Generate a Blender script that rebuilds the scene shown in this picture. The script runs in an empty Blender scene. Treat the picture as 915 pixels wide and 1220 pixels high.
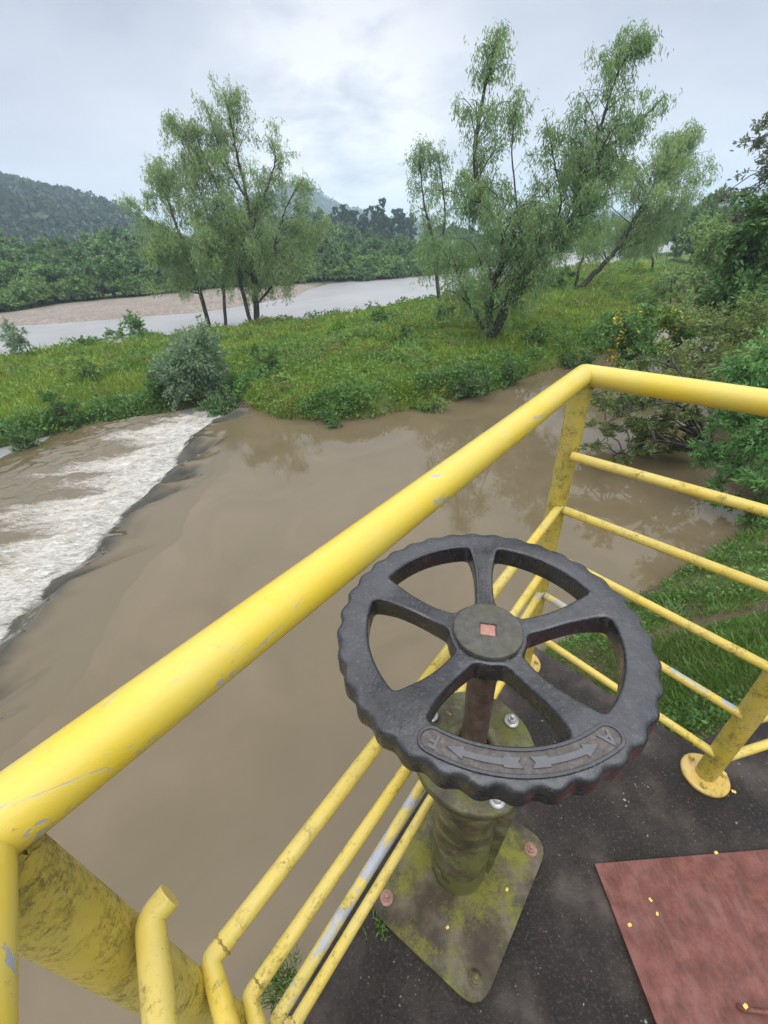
import bpy, math, random
import numpy as np
import mathutils
from mathutils import Vector, Matrix

rng = np.random.default_rng(7)
random.seed(7)
SC = bpy.context.scene
COL = SC.collection
R_ = math.radians

# ------------------------------------------------------------------ camera model (also used to measure the place)
F, CX, CY, HCAM = 500.0, 457.5, 610.0, 1.40
_n = np.array([500 - CX, 1378 - CY, F]); _n /= np.linalg.norm(_n)
_up = -_n
_fw = np.array([0, 0, 1.0]); _Y = _fw - _up * np.dot(_fw, _up); _Y /= np.linalg.norm(_Y)
_X = np.cross(_Y, _up)
if _X[0] < 0: _X = -_X
CR = np.array([_X, _Y, _up])
CAM = np.array([0, 0, HCAM])
def ray(x, y):
    d = np.array([x - CX, y - CY, F]); return CR @ (d / np.linalg.norm(d))
def on_z(x, y, z):
    d = ray(x, y); return CAM + d * ((z - HCAM) / d[2])
def at(x, y, Y):
    d = ray(x, y); return CAM + d * (Y / d[1])

ZP = -3.2      # pool level
ZD = -3.72      # level below the weir

# ------------------------------------------------------------------ mesh building
class MB:
    def __init__(self):
        self.v = []; self.f = []; self.n = 0; self.sm = []
    def add(self, v, f, smooth=True):
        v = np.asarray(v, np.float64).reshape(-1, 3); f = np.asarray(f, np.int64)
        self.v.append(v); self.f.append(f + self.n); self.n += len(v); self.sm.append(np.full(len(f), smooth))
        return self
    def tube(self, pts, rad, n=12, cap=True, smooth=True):
        pts = np.asarray(pts, float); k = len(pts)
        rad = np.full(k, rad, float) if np.isscalar(rad) else np.asarray(rad, float)
        seg = pts[1:] - pts[:-1]; seg /= np.maximum(np.linalg.norm(seg, axis=1)[:, None], 1e-9)
        tan = np.vstack([seg[:1], seg[:-1] + seg[1:], seg[-1:]]); tan /= np.maximum(np.linalg.norm(tan, axis=1)[:, None], 1e-9)
        ref = np.array([0, 0, 1.0]) if abs(seg[0][2]) < .9 else np.array([1.0, 0, 0])
        u = np.cross(seg[0], ref); u /= np.linalg.norm(u)
        a = np.arange(n) * 2 * np.pi / n
        rings = []
        for i in range(k):
            t = tan[i]; u = u - t * (u @ t); u /= np.linalg.norm(u); w = np.cross(t, u)
            r = rad[i]
            ring = (np.cos(a)[:, None] * u + np.sin(a)[:, None] * w) * r
            if 0 < i < k - 1:
                b = seg[i] - seg[i - 1]; bl = np.linalg.norm(b)
                if bl > .15:
                    b /= bl; c = max(.45, np.dot(tan[i], seg[i])); ring += np.outer(ring @ b, b) * (1 / c - 1)
            rings.append(pts[i] + ring)
        V = np.vstack(rings); Fq = []
        i, j = np.meshgrid(np.arange(k - 1), np.arange(n), indexing='ij'); i = i.ravel(); j = j.ravel(); j2 = (j + 1) % n
        self.add(V, np.c_[i * n + j, i * n + j2, (i + 1) * n + j2, (i + 1) * n + j], smooth)
        if cap:
            for ring, p, rev in ((rings[0], pts[0], 1), (rings[-1], pts[-1], 0)):
                ff = [[n, (q + 1) % n, q, q] if rev else [n, q, (q + 1) % n, (q + 1) % n] for q in range(n)]
                self.add(np.vstack([ring, p[None]]), np.array(ff), False)
        return self
    def prism(self, poly, z0, z1, M=None):
        poly = np.asarray(poly, float); n = len(poly)
        if np.sum(poly[:, 0] * np.roll(poly[:, 1], -1) - np.roll(poly[:, 0], -1) * poly[:, 1]) < 0: poly = poly[::-1]
        V = np.vstack([np.c_[poly, np.full(n, z0)], np.c_[poly, np.full(n, z1)]])
        if M is not None: V = V @ M[:3, :3].T + M[:3, 3]
        q = np.arange(n); q2 = (q + 1) % n
        tri = np.array(mathutils.geometry.tessellate_polygon([[Vector((x, y, 0)) for x, y in poly]]))
        a_ = poly[tri]; cr = (a_[:, 1, 0] - a_[:, 0, 0]) * (a_[:, 2, 1] - a_[:, 0, 1]) - (a_[:, 1, 1] - a_[:, 0, 1]) * (a_[:, 2, 0] - a_[:, 0, 0])
        tri[cr < 0] = tri[cr < 0][:, ::-1]
        self.add(V, np.vstack([np.c_[q, q2, q2 + n, q + n], np.c_[tri[:, ::-1], tri[:, 0]], np.c_[tri + n, tri[:, 2] + n]]), False)
        return self
    def lathe(self, prof, c, n=40, smooth=True):
        prof = np.asarray(prof, float); k = len(prof); a = np.arange(n) * 2 * np.pi / n
        V = np.array([[c[0] + r * math.cos(t), c[1] + r * math.sin(t), c[2] + z] for r, z in prof for t in a])
        i, j = np.meshgrid(np.arange(k - 1), np.arange(n), indexing='ij'); i = i.ravel(); j = j.ravel(); j2 = (j + 1) % n
        self.add(V, np.c_[i * n + j, i * n + j2, (i + 1) * n + j2, (i + 1) * n + j], smooth)
        return self
    def build(self, name, mat, parent=None, loc=None, autosmooth=None):
        V = np.vstack(self.v); Fa = np.vstack(self.f); S = np.concatenate(self.sm)
        if loc is not None: V = V - np.asarray(loc)
        return mesh_obj(name, V, Fa, S, mat, parent, loc)

def mesh_obj(name, V, Fa, S, mat, parent=None, loc=None):
    me = bpy.data.meshes.new(name)
    tri = (Fa[:, 2] == Fa[:, 3]) if Fa.shape[1] == 4 else np.ones(len(Fa), bool)
    cnt = np.where(tri, 3, 4)
    if Fa.shape[1] == 4:
        keep = np.ones(Fa.shape, bool); keep[tri, 3] = False; loops = Fa[keep]
    else: loops = Fa.ravel()
    me.vertices.add(len(V)); me.vertices.foreach_set('co', V.astype(np.float32).ravel())
    me.loops.add(len(loops)); me.loops.foreach_set('vertex_index', loops.astype(np.int32))
    me.polygons.add(len(Fa)); st = np.concatenate([[0], np.cumsum(cnt)[:-1]]).astype(np.int32)
    me.polygons.foreach_set('loop_start', st); me.polygons.foreach_set('loop_total', cnt.astype(np.int32))
    me.polygons.foreach_set('use_smooth', np.broadcast_to(S, (len(Fa),)).astype(bool))
    me.update(calc_edges=True); me.validate()
    me.materials.append(mat)
    o = bpy.data.objects.new(name, me); COL.objects.link(o)
    if parent is not None:
        o.parent = parent
        pl = np.array(parent.matrix_local.translation)
        if loc is None: me.transform(Matrix.Translation(-Vector(world_loc(parent))))
        else: o.location = Vector(loc) - Vector(world_loc(parent))
    elif loc is not None: o.location = loc
    return o
def world_loc(o):
    v = Vector(o.location); p = o.parent
    while p is not None: v = v + Vector(p.location); p = p.parent
    return v
def thing(name, label, cat, loc, group=None):
    o = bpy.data.objects.new(name, None); COL.objects.link(o); o.location = loc; o.empty_display_size = .2
    return tag(o, label, cat, group)
def tag(o, label, cat, group=None, kind=None):
    o['label'] = label; o['category'] = cat
    if group: o['group'] = group
    if kind: o['kind'] = kind
    return o
def struct(o): o['kind'] = 'structure'; return o
def stuff(o, label, cat): return tag(o, label, cat, None, 'stuff')
def copy_tree(o, parent=None):
    c = o.copy(); COL.objects.link(c)
    if parent is not None: c.parent = parent
    for ch in [x for x in o.children]: copy_tree(ch, c)
    return c

# ------------------------------------------------------------------ materials
def new_mat(name):
    m = bpy.data.materials.new(name); m.use_nodes = True; nt = m.node_tree
    return m, nt, nt.nodes['Principled BSDF'], nt.nodes, nt.links
def rgba(c): return (c[0], c[1], c[2], 1)
def noise(nt, scale, detail=4, rough=.55, vec=None, dist=0.0):
    n = nt.nodes.new('ShaderNodeTexNoise'); n.inputs['Scale'].default_value = scale; n.inputs['Detail'].default_value = detail
    n.inputs['Roughness'].default_value = rough; n.inputs['Distortion'].default_value = dist
    if vec is not None: nt.links.new(vec, n.inputs['Vector'])
    return n.outputs['Fac']
def ramp(nt, fac, stops, interp='LINEAR'):
    r = nt.nodes.new('ShaderNodeValToRGB'); r.color_ramp.interpolation = interp
    el = r.color_ramp.elements
    while len(el) < len(stops): el.new(.5)
    for e, (p, c) in zip(el, stops):
        e.position = p; e.color = rgba(c) if not np.isscalar(c) else (c, c, c, 1)
    nt.links.new(fac, r.inputs['Fac']); return r.outputs['Color']
def mix(nt, fac, a, b, typ='MIX'):
    m = nt.nodes.new('ShaderNodeMix'); m.data_type = 'RGBA'; m.blend_type = typ
    for sock, val in ((m.inputs[0], fac), (m.inputs[6], a), (m.inputs[7], b)):
        if hasattr(val, 'links') or isinstance(val, bpy.types.NodeSocket): nt.links.new(val, sock)
        elif np.isscalar(val): sock.default_value = val
        else: sock.default_value = rgba(val)
    return m.outputs[2]
def math_(nt, op, a, b=0.0, clamp=False):
    m = nt.nodes.new('ShaderNodeMath'); m.operation = op; m.use_clamp = clamp
    for i, val in enumerate((a, b)):
        if isinstance(val, bpy.types.NodeSocket): nt.links.new(val, m.inputs[i])
        else: m.inputs[i].default_value = val
    return m.outputs[0]
def objco(nt): return nt.nodes.new('ShaderNodeTexCoord').outputs['Object']
def geopos(nt): return nt.nodes.new('ShaderNodeNewGeometry').outputs['Position']
def scaled(nt, vec, s):
    m = nt.nodes.new('ShaderNodeMapping'); m.inputs['Scale'].default_value = s; nt.links.new(vec, m.inputs['Vector']); return m.outputs['Vector']
def bump(nt, height, strength, dist, bsdf, prev=None):
    b = nt.nodes.new('ShaderNodeBump'); b.inputs['Strength'].default_value = strength; b.inputs['Distance'].default_value = dist
    nt.links.new(height, b.inputs['Height'])
    if prev is not None: nt.links.new(prev, b.inputs['Normal'])
    nt.links.new(b.outputs['Normal'], bsdf.inputs['Normal']); return b.outputs['Normal']

def leaf_mat(name, c1, c2, c3=None, transl=.3, rough=.5, nscale=.8, spec=.3):
    m, nt, b, N, L = new_mat(name)
    g = N.new('ShaderNodeNewGeometry')
    col = mix(nt, g.outputs['Random Per Island'], c1, c2)
    nz = ramp(nt, noise(nt, nscale, 3, .6, g.outputs['Position']), [(.42, 0.0), (.58, 1.0)])
    col = mix(nt, nz, col, mix(nt, .5, col, c3 if c3 is not None else [(p + q) * .36 for p, q in zip(c1, c2)]))
    L.new(col, b.inputs['Base Color']); b.inputs['Roughness'].default_value = rough; b.inputs['Specular IOR Level'].default_value = spec
    t = N.new('ShaderNodeBsdfTranslucent'); L.new(mix(nt, .5, col, (c2[0] * 1.1, c2[1] * 1.2, c2[2] * .7)), t.inputs['Color'])
    ms = N.new('ShaderNodeMixShader'); ms.inputs[0].default_value = transl
    L.new(b.outputs[0], ms.inputs[1]); L.new(t.outputs[0], ms.inputs[2]); L.new(ms.outputs[0], N['Material Output'].inputs['Surface'])
    return m
def bark_mat(name, c1, c2):
    m, nt, b, N, L = new_mat(name)
    v = scaled(nt, geopos(nt), (9, 9, 2.2)); n = noise(nt, 1.6, 5, .65, v)
    L.new(ramp(nt, n, [(.3, c1), (.7, c2)]), b.inputs['Base Color']); b.inputs['Roughness'].default_value = .9
    bump(nt, n, .8, .03, b); return m

def yellow_mat(name, algae=.3, grey=.05, base=(.66, .47, .035), seed=0.0, along=None):
    """yellow gloss paint with algae stains and chips that show grey primer"""
    m, nt, b, N, L = new_mat(name)
    p = geopos(nt); mp = N.new('ShaderNodeMapping'); mp.inputs['Location'].default_value = (seed, seed * .7, seed * 1.3); L.new(p, mp.inputs['Vector']); v = mp.outputs['Vector']
    fade = mix(nt, ramp(nt, noise(nt, 9, 4, .6, v), [(.35, 0.0), (.7, 1.0)]), base, (base[0] * .93, base[1] * 1.02, base[2] + .06))
    big = noise(nt, 30, 5, .7, v, .1); fine = noise(nt, 170, 6, .85, v)
    s = math_(nt, 'ADD', math_(nt, 'MULTIPLY', big, .55), math_(nt, 'MULTIPLY', fine, .67))
    t = .84 - .28 * algae
    al = ramp(nt, s, [(t, 0.0), (t + .10, 1.0)])
    acol = mix(nt, ramp(nt, noise(nt, 140, 3, .6, v), [(.42, 0.0), (.58, 1.0)]), (.27, .215, .03), (.085, .072, .022))
    col = mix(nt, math_(nt, 'MULTIPLY', al, .85), fade, acol)
    wash = ramp(nt, noise(nt, 22, 4, .6, v), [(.45, 0.0), (.75, 1.0)])
    col = mix(nt, math_(nt, 'MULTIPLY', wash, .5 * algae), col, (.42, .34, .05))
    cv_ = scaled(nt, v, (1, 1, 2.2))
    if along is not None:
        m2 = N.new('ShaderNodeMapping'); m2.vector_type = 'POINT'; m2.inputs['Rotation'].default_value = (0, 0, -along); L.new(v, m2.inputs['Vector']); cv_ = scaled(nt, m2.outputs['Vector'], (.5, 1.7, 1.7))
    ch = noise(nt, 14, 6, .7, cv_, .8)
    gt = .78 - .22 * grey
    chip = ramp(nt, ch, [(gt, 0.0), (gt + .012, 1.0)])
    col = mix(nt, chip, col, (.30, .31, .34))
    L.new(col, b.inputs['Base Color'])
    L.new(math_(nt, 'ADD', math_(nt, 'MULTIPLY', al, .35), .3), b.inputs['Roughness'])
    hh = math_(nt, 'SUBTRACT', math_(nt, 'MULTIPLY', math_(nt, 'ADD', fine, al), .4), math_(nt, 'MULTIPLY', chip, .5))
    bump(nt, hh, .35, .002, b); return m

M_railtop = yellow_mat('yellow_rail_paint', .36, .70, base=(.55, .40, .028), along=R_(49.8))
M_post = yellow_mat('yellow_mossy_paint', .84, .1, base=(.45, .335, .037), seed=3.1)
M_bar = yellow_mat('yellow_bar_paint', .68, .3, base=(.55, .40, .055), seed=5.7)
M_barpeel = yellow_mat('yellow_peeling_paint', .7, 1.15, base=(.53, .385, .05), seed=8.2)
M_flange = yellow_mat('yellow_flange_paint', .75, .4, base=(.52, .34, .06), seed=1.2)

def iron_mat():
    m, nt, b, N, L = new_mat('black_cast_iron'); v = objco(nt)
    spk = ramp(nt, noise(nt, 170, 6, .75, v), [(.55, 0.0), (.63, 1.0)])
    big = ramp(nt, noise(nt, 14, 5, .65, v), [(.44, 0.0), (.6, 1.0)])
    col = mix(nt, math_(nt, 'MULTIPLY', spk, .38), (.008, .009, .012), (.11, .11, .12))
    col = mix(nt, math_(nt, 'MULTIPLY', big, .5), col, (.024, .025, .030))
    rust = ramp(nt, noise(nt, 33, 5, .7, v, .5), [(.62, 0.0), (.72, 1.0)])
    col = mix(nt, math_(nt, 'MULTIPLY', rust, .45), col, (.12, .085, .06))
    L.new(col, b.inputs['Base Color'])
    L.new(math_(nt, 'ADD', math_(nt, 'MULTIPLY', ramp(nt, noise(nt, 38, 5, .65, v), [(.38, 0.0), (.62, 1.0)]), .26), .18), b.inputs['Roughness'])
    b.inputs['Specular IOR Level'].default_value = .75
    bump(nt, noise(nt, 260, 5, .7, v), .35, .0012, b, bump(nt, noise(nt, 45, 3, .6, v), .5, .003, b)); return m
def hub_mat():
    m, nt, b, N, L = new_mat('mossy_hub_iron'); v = objco(nt)
    col = mix(nt, ramp(nt, noise(nt, 70, 5, .7, v), [(.35, 0.0), (.7, 1.0)]), (.036, .035, .030), (.088, .082, .066))
    col = mix(nt, ramp(nt, noise(nt, 25, 4, .6, v), [(.5, 0.0), (.75, .8)]), col, (.06, .062, .026))
    L.new(col, b.inputs['Base Color']); b.inputs['Roughness'].default_value = .55
    bump(nt, noise(nt, 200, 5, .7, v), .5, .0015, b); return m
def steel_rust_mat(name, c1, c2, c3, scale=30, rough=.6):
    m, nt, b, N, L = new_mat(name); v = geopos(nt)
    n = noise(nt, scale, 6, .7, v)
    col = ramp(nt, n, [(.28, c1), (.5, c2), (.74, c3)])
    L.new(col, b.inputs['Base Color']); b.inputs['Roughness'].default_value = rough
    bump(nt, n, .4, .002, b); return m
def column_mat():
    m, nt, b, N, L = new_mat('mossy_painted_steel'); v = geopos(nt)
    n = noise(nt, 20, 5, .65, v); fine = noise(nt, 120, 5, .7, v)
    col = ramp(nt, n, [(.36, (.035, .03, .018)), (.5, (.075, .068, .03)), (.64, (.15, .145, .09))])
    moss = ramp(nt, math_(nt, 'ADD', noise(nt, 9, 4, .6, v), math_(nt, 'MULTIPLY', fine, .3)), [(.62, 0.0), (.74, 1.0)])
    col = mix(nt, math_(nt, 'MULTIPLY', moss, .85), col, (.10, .105, .016))
    ru = ramp(nt, noise(nt, 13, 4, .6, v, 1.0), [(.54, 0.0), (.66, 1.0)])
    col = mix(nt, math_(nt, 'MULTIPLY', ru, .45), col, (.13, .065, .03))
    yel = ramp(nt, noise(nt, 10, 6, .6, scaled(nt, v, (1, 1, 2.6)), 1.2), [(.665, 0.0), (.685, 1.0)])
    col = mix(nt, math_(nt, 'MULTIPLY', yel, .8), col, (.42, .29, .04))
    L.new(col, b.inputs['Base Color']); L.new(math_(nt, 'ADD', math_(nt, 'MULTIPLY', moss, .4), .38), b.inputs['Roughness'])
    bump(nt, math_(nt, 'ADD', fine, math_(nt, 'MULTIPLY', moss, .6)), .5, .003, b); return m
def baseplate_mat():
    m, nt, b, N, L = new_mat('mossy_base_plate'); v = geopos(nt)
    n = noise(nt, 14, 5, .6, v); fine = noise(nt, 150, 5, .75, v)
    col = ramp(nt, n, [(.36, (.028, .021, .012)), (.5, (.058, .046, .026)), (.64, (.115, .095, .066))])
    mm = math_(nt, 'ADD', noise(nt, 6.5, 5, .62, v), math_(nt, 'MULTIPLY', fine, .22))
    moss = ramp(nt, mm, [(.575, 0.0), (.68, 1.0)])
    col = mix(nt, math_(nt, 'MULTIPLY', moss, .85), col, mix(nt, fine, (.10, .105, .012), (.21, .21, .04)))
    L.new(col, b.inputs['Base Color']); L.new(math_(nt, 'ADD', math_(nt, 'MULTIPLY', moss, .45), .4), b.inputs['Roughness']); b.inputs['Specular IOR Level'].default_value = .3
    bump(nt, math_(nt, 'ADD', fine, moss), .5, .002, b); return m
def deck_mat():
    m, nt, b, N, L = new_mat('dark_worn_concrete'); v = geopos(nt)
    big = noise(nt, 4.5, 5, .62, v); fine = noise(nt, 130, 5, .75, v)
    col = ramp(nt, big, [(.40, (.011, .0085, .007)), (.49, (.020, .0155, .013)), (.56, (.036, .029, .025)), (.68, (.085, .072, .062))])
    col = mix(nt, ramp(nt, fine, [(.52, 0.0), (.66, .6)]), col, (.085, .07, .060))
    vor = N.new('ShaderNodeTexVoronoi'); vor.inputs['Scale'].default_value = 120; L.new(v, vor.inputs['Vector'])
    g = math_(nt, 'MULTIPLY', ramp(nt, vor.outputs['Distance'], [(.16, 1.0), (.28, 0.0)]), ramp(nt, math_(nt, 'MULTIPLY', vor.outputs['Color'], math_(nt, 'ADD', noise(nt, 6, 4, .65, v), .35)), [(.70, 0.0), (.73, 1.0)]))
    col = mix(nt, math_(nt, 'MULTIPLY', g, .75), col, mix(nt, vor.outputs['Color'], (.10, .07, .045), (.24, .205, .175)))
    L.new(col, b.inputs['Base Color']); L.new(ramp(nt, big, [(.3, .35), (.7, .8)]), b.inputs['Roughness'])
    b.inputs['Specular IOR Level'].default_value = .28
    bump(nt, math_(nt, 'ADD', math_(nt, 'ADD', fine, noise(nt, 40, 4, .7, v)), math_(nt, 'MULTIPLY', g, .8)), .9, .005, b); return m
def hatch_mat():
    m, nt, b, N, L = new_mat('red_oxide_steel'); v = geopos(nt)
    n = noise(nt, 26, 6, .7, v); st = noise(nt, 10, 5, .65, scaled(nt, v, (5, 1.2, 1)), .7)
    col = ramp(nt, n, [(.36, (.080, .024, .016)), (.5, (.122, .038, .027)), (.66, (.165, .062, .046))])
    col = mix(nt, ramp(nt, st, [(.5, 0.0), (.68, .3)]), col, (.14, .09, .08))
    col = mix(nt, ramp(nt, noise(nt, 210, 4, .7, v), [(.58, 0.0), (.7, .5)]), col, (.10, .045, .035))
    L.new(col, b.inputs['Base Color']); L.new(ramp(nt, st, [(.35, .65), (.7, .42)]), b.inputs['Roughness']); b.inputs['Specular IOR Level'].default_value = .35
    bump(nt, n, .35, .002, b); return m
def water_mat(name, base, rscale, bstr, rgh=.045):
    m, nt, b, N, L = new_mat(name); v = geopos(nt)
    n1 = noise(nt, rscale, 4, .55, scaled(nt, v, (1.0, .55, 1)), .6); n2 = noise(nt, rscale * .16, 4, .55, v, 1.5)
    calm = ramp(nt, noise(nt, .16, 3, .5, v), [(.42, .15), (.62, 1.0)])
    L.new(mix(nt, ramp(nt, n2, [(.35, 0.0), (.7, 1.0)]), base, [base[0] * 1.22, base[1] * 1.20, base[2] * 1.25]), b.inputs['Base Color'])
    b.inputs['Roughness'].default_value = rgh; b.inputs['IOR'].default_value = 1.333
    h = math_(nt, 'MULTIPLY', math_(nt, 'ADD', math_(nt, 'MULTIPLY', n1, .5), n2), calm)
    bump(nt, h, bstr, .05, b); return m
def rapids_mat(base):
    m, nt, b, N, L = new_mat('white_water'); at_ = N.new('ShaderNodeAttribute'); at_.attribute_name = 'flow'
    sep = N.new('ShaderNodeSeparateXYZ'); L.new(at_.outputs['Vector'], sep.inputs[0])
    v = scaled(nt, at_.outputs['Vector'], (1.9, .45, 0)); n1 = noise(nt, 2.6, 8, .72, v, 1.5); n2 = ramp(nt, noise(nt, 13, 6, .75, v, 1.2), [(.36, 0.0), (.62, 1.0)])
    nn = math_(nt, 'ADD', math_(nt, 'MULTIPLY', n1, .75), math_(nt, 'MULTIPLY', n2, .2))
    f = math_(nt, 'ADD', nn, math_(nt, 'SUBTRACT', math_(nt, 'MULTIPLY', sep.outputs[2], .66), .62))
    foam = ramp(nt, f, [(.20, 0.0), (.42, .42), (.60, .8), (.75, 1.0)])
    at2 = N.new('ShaderNodeAttribute'); at2.attribute_name = 'thin'
    base = mix(nt, math_(nt, 'MULTIPLY', at2.outputs['Fac'], .9, True), base, (.022, .023, .015))
    L.new(mix(nt, foam, base, mix(nt, n2, (.40, .365, .30), (.62, .605, .575))), b.inputs['Base Color'])
    L.new(math_(nt, 'ADD', math_(nt, 'MULTIPLY', foam, .6), .06), b.inputs['Roughness']); b.inputs['IOR'].default_value = 1.333
    bump(nt, math_(nt, 'MULTIPLY', math_(nt, 'ADD', n1, foam), sep.outputs[2]), .35, .12, b); return m
def ground_mat():
    m, nt, b, N, L = new_mat('grassy_ground'); v = geopos(nt)
    a = N.new('ShaderNodeAttribute'); a.attribute_name = 'gravel'
    a2 = N.new('ShaderNodeAttribute'); a2.attribute_name = 'mud'
    n = noise(nt, .7, 6, .65, v); f = noise(nt, 9, 5, .7, v)
    g = ramp(nt, n, [(.38, (.05, .09, .018)), (.5, (.08, .14, .028)), (.62, (.13, .17, .042))])
    g = mix(nt, ramp(nt, f, [(.45, 0.0), (.75, .7)]), g, (.085, .068, .035))
    vor = N.new('ShaderNodeTexVoronoi'); vor.inputs['Scale'].default_value = 4.5; L.new(v, vor.inputs['Vector'])
    sep = N.new('ShaderNodeSeparateColor'); L.new(vor.outputs['Color'], sep.inputs[0])
    st = mix(nt, sep.outputs[0], (.155, .13, .108), (.275, .24, .205))
    st = mix(nt, ramp(nt, noise(nt, .35, 4, .6, v), [(.4, 0.0), (.65, .6)]), st, (.17, .14, .11))
    col = mix(nt, a2.outputs['Fac'], g, mix(nt, f, (.07, .052, .03), (.13, .10, .06)))
    col = mix(nt, a.outputs['Fac'], col, st)
    L.new(col, b.inputs['Base Color']); b.inputs['Roughness'].default_value = .9; b.inputs['Specular IOR Level'].default_value = .2
    bump(nt, math_(nt, 'ADD', f, vor.outputs['Distance']), .6, .08, b); return m
def plain_mat(name, c, rough=.6, metal=0.0, vary=.25, scale=40):
    m, nt, b, N, L = new_mat(name); n = noise(nt, scale, 4, .6, geopos(nt))
    L.new(mix(nt, n, [x * (1 - vary) for x in c], [x * (1 + vary) for x in c]), b.inputs['Base Color'])
    b.inputs['Roughness'].default_value = rough; b.inputs['Metallic'].default_value = metal; return m

M_iron, M_hub, M_column, M_basepl = iron_mat(), hub_mat(), column_mat(), baseplate_mat()
M_deck, M_hatch, M_ground = deck_mat(), hatch_mat(), ground_mat()
M_shaft = steel_rust_mat('rusty_spindle', (.035, .022, .018), (.07, .045, .035), (.15, .11, .09), 40, .42)
M_nut = steel_rust_mat('pink_rust', (.24, .10, .07), (.33, .16, .12), (.42, .25, .20), 60, .7)
M_boltrust = steel_rust_mat('rusty_bolt', (.20, .09, .06), (.28, .15, .11), (.36, .24, .19), 90, .6)
M_zinc = plain_mat('zinc_bolt', (.42, .42, .40), .4, .7, .2, 200)
M_plate = steel_rust_mat('brown_recess', (.026, .022, .020), (.058, .048, .042), (.12, .105, .095), 120, .5)
M_raised = plain_mat('worn_raised_iron', (.075, .075, .08), .34, 0, .35, 120)
M_concrete = plain_mat('grey_concrete', (.13, .125, .11), .85, 0, .4, 5)
BW = (.108, .085, .049)
M_pool = water_mat('brown_pool_water', BW, 3.4, .022, .012)
M_river = water_mat('pale_river_water', (.225, .225, .22), .8, .012, .38)
M_rapids = rapids_mat(BW)
M_petal = plain_mat('yellow_petal', (.60, .44, .10), .6, 0, .2, 300)

# ------------------------------------------------------------------ numeric helpers
def vnoise(p, seed=0):
    """smooth value noise on N x 2 points, about -1..1"""
    p = np.asarray(p, float); i = np.floor(p).astype(np.int64); f = p - i; f = f * f * (3 - 2 * f)
    def h(ix, iy):
        x = (ix * 374761393 + iy * 668265263 + seed * 982451653) & 0xFFFFFFFF
        x = ((x ^ (x >> 13)) * 1274126177) & 0xFFFFFFFF
        return ((x ^ (x >> 16)) & 0xFFFF) / 32767.5 - 1
    a = h(i[:, 0], i[:, 1]); b = h(i[:, 0] + 1, i[:, 1]); c = h(i[:, 0], i[:, 1] + 1); d = h(i[:, 0] + 1, i[:, 1] + 1)
    return (a * (1 - f[:, 0]) + b * f[:, 0]) * (1 - f[:, 1]) + (c * (1 - f[:, 0]) + d * f[:, 0]) * f[:, 1]
def fbm(p, oct=4, seed=0):
    s = 0; a = 1; t = 0
    for k in range(oct): s = s + a * vnoise(np.asarray(p) * 2 ** k + 17.3 * k, seed + k); t += a; a *= .5
    return s / t
def sdist(P, poly):
    """signed distance to a closed polygon, positive inside"""
    poly = np.asarray(poly, float); P = np.asarray(P, float)
    if len(P) > 6000: return np.concatenate([sdist(P[k:k + 6000], poly) for k in range(0, len(P), 6000)])
    d = np.full(len(P), 1e9); ins = np.zeros(len(P), bool)
    for a, b in zip(poly, np.roll(poly, -1, 0)):
        e = b - a; w = P - a; t = np.clip((w @ e) / (e @ e), 0, 1); q = w - t[:, None] * e
        d = np.minimum(d, (q ** 2).sum(1))
        c = ((a[1] <= P[:, 1]) != (b[1] <= P[:, 1]))
        with np.errstate(divide='ignore', invalid='ignore'): xi = a[0] + (P[:, 1] - a[1]) * e[0] / (e[1] if e[1] != 0 else 1e-9)
        ins ^= c & (P[:, 0] < xi)
    d = np.sqrt(d); return np.where(ins, d, -d)
def ss(x, a=0.0, b=1.0):
    t = np.clip((x - a) / (b - a), 0, 1); return t * t * (3 - 2 * t)
def densify(poly, step, wob=0.0, seed=0):
    out = []
    for a, b in zip(np.asarray(poly, float)[:-1], np.asarray(poly, float)[1:]):
        n = max(1, int(np.linalg.norm(b - a) / step))
        for k in range(n): out.append(a + (b - a) * k / n)
    out.append(np.asarray(poly[-1], float)); out = np.array(out)
    if wob: out[:, 0] += wob * fbm(out / max(step * 3, .5), 3, seed); out[:, 1] += wob * fbm(out / max(step * 3, .5), 3, seed + 9)
    return out

# ------------------------------------------------------------------ shores (plan, metres)
def W(pts, z): return [tuple(on_z(x, y, z)[:2]) for x, y in pts]
near_left = W([(-140, 590), (0, 535), (60, 520), (120, 505), (200, 491), (250, 481), (280, 474)], ZD)
near_right = W([(300, 487), (330, 498), (380, 500), (440, 500), (490, 490), (540, 478), (590, 462), (640, 445), (690, 432), (714, 424), (735, 402), (768, 384), (797, 352)], ZP) + [(30, 42), (39, 56), (50, 66)]
far_shore = W([(-150, 428), (0, 411), (65, 402), (126, 395), (190, 387), (267, 379), (327, 370), (377, 366), (443, 357), (500, 350), (560, 341), (640, 322)], ZD + 1.1) + [(52, 84)]
FPX = [(-250, 408), (-120, 392), (0, 375), (36, 370), (66, 364), (131, 358), (190, 353), (250, 347), (330, 341), (400, 334), (500, 327), (580, 316), (660, 302), (740, 294)]
GRAVEL = np.array([on_z(x, y, ZD)[:2] for x, y in [(-250, 450), (0, 394), (60, 391), (121, 386), (176, 381), (241, 376), (281, 370), (322, 363), (356, 357), (372, 346), (386, 338)]] + [on_z(x, y, ZD + .3)[:2] for x, y in FPX[9::-1]])
ISLAND = np.array(list(densify(near_left, .7, .22, 1)) + list(densify(near_right, .7, .22, 2)) + list(densify(far_shore[::-1], 1.5, .4, 3)))
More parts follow.
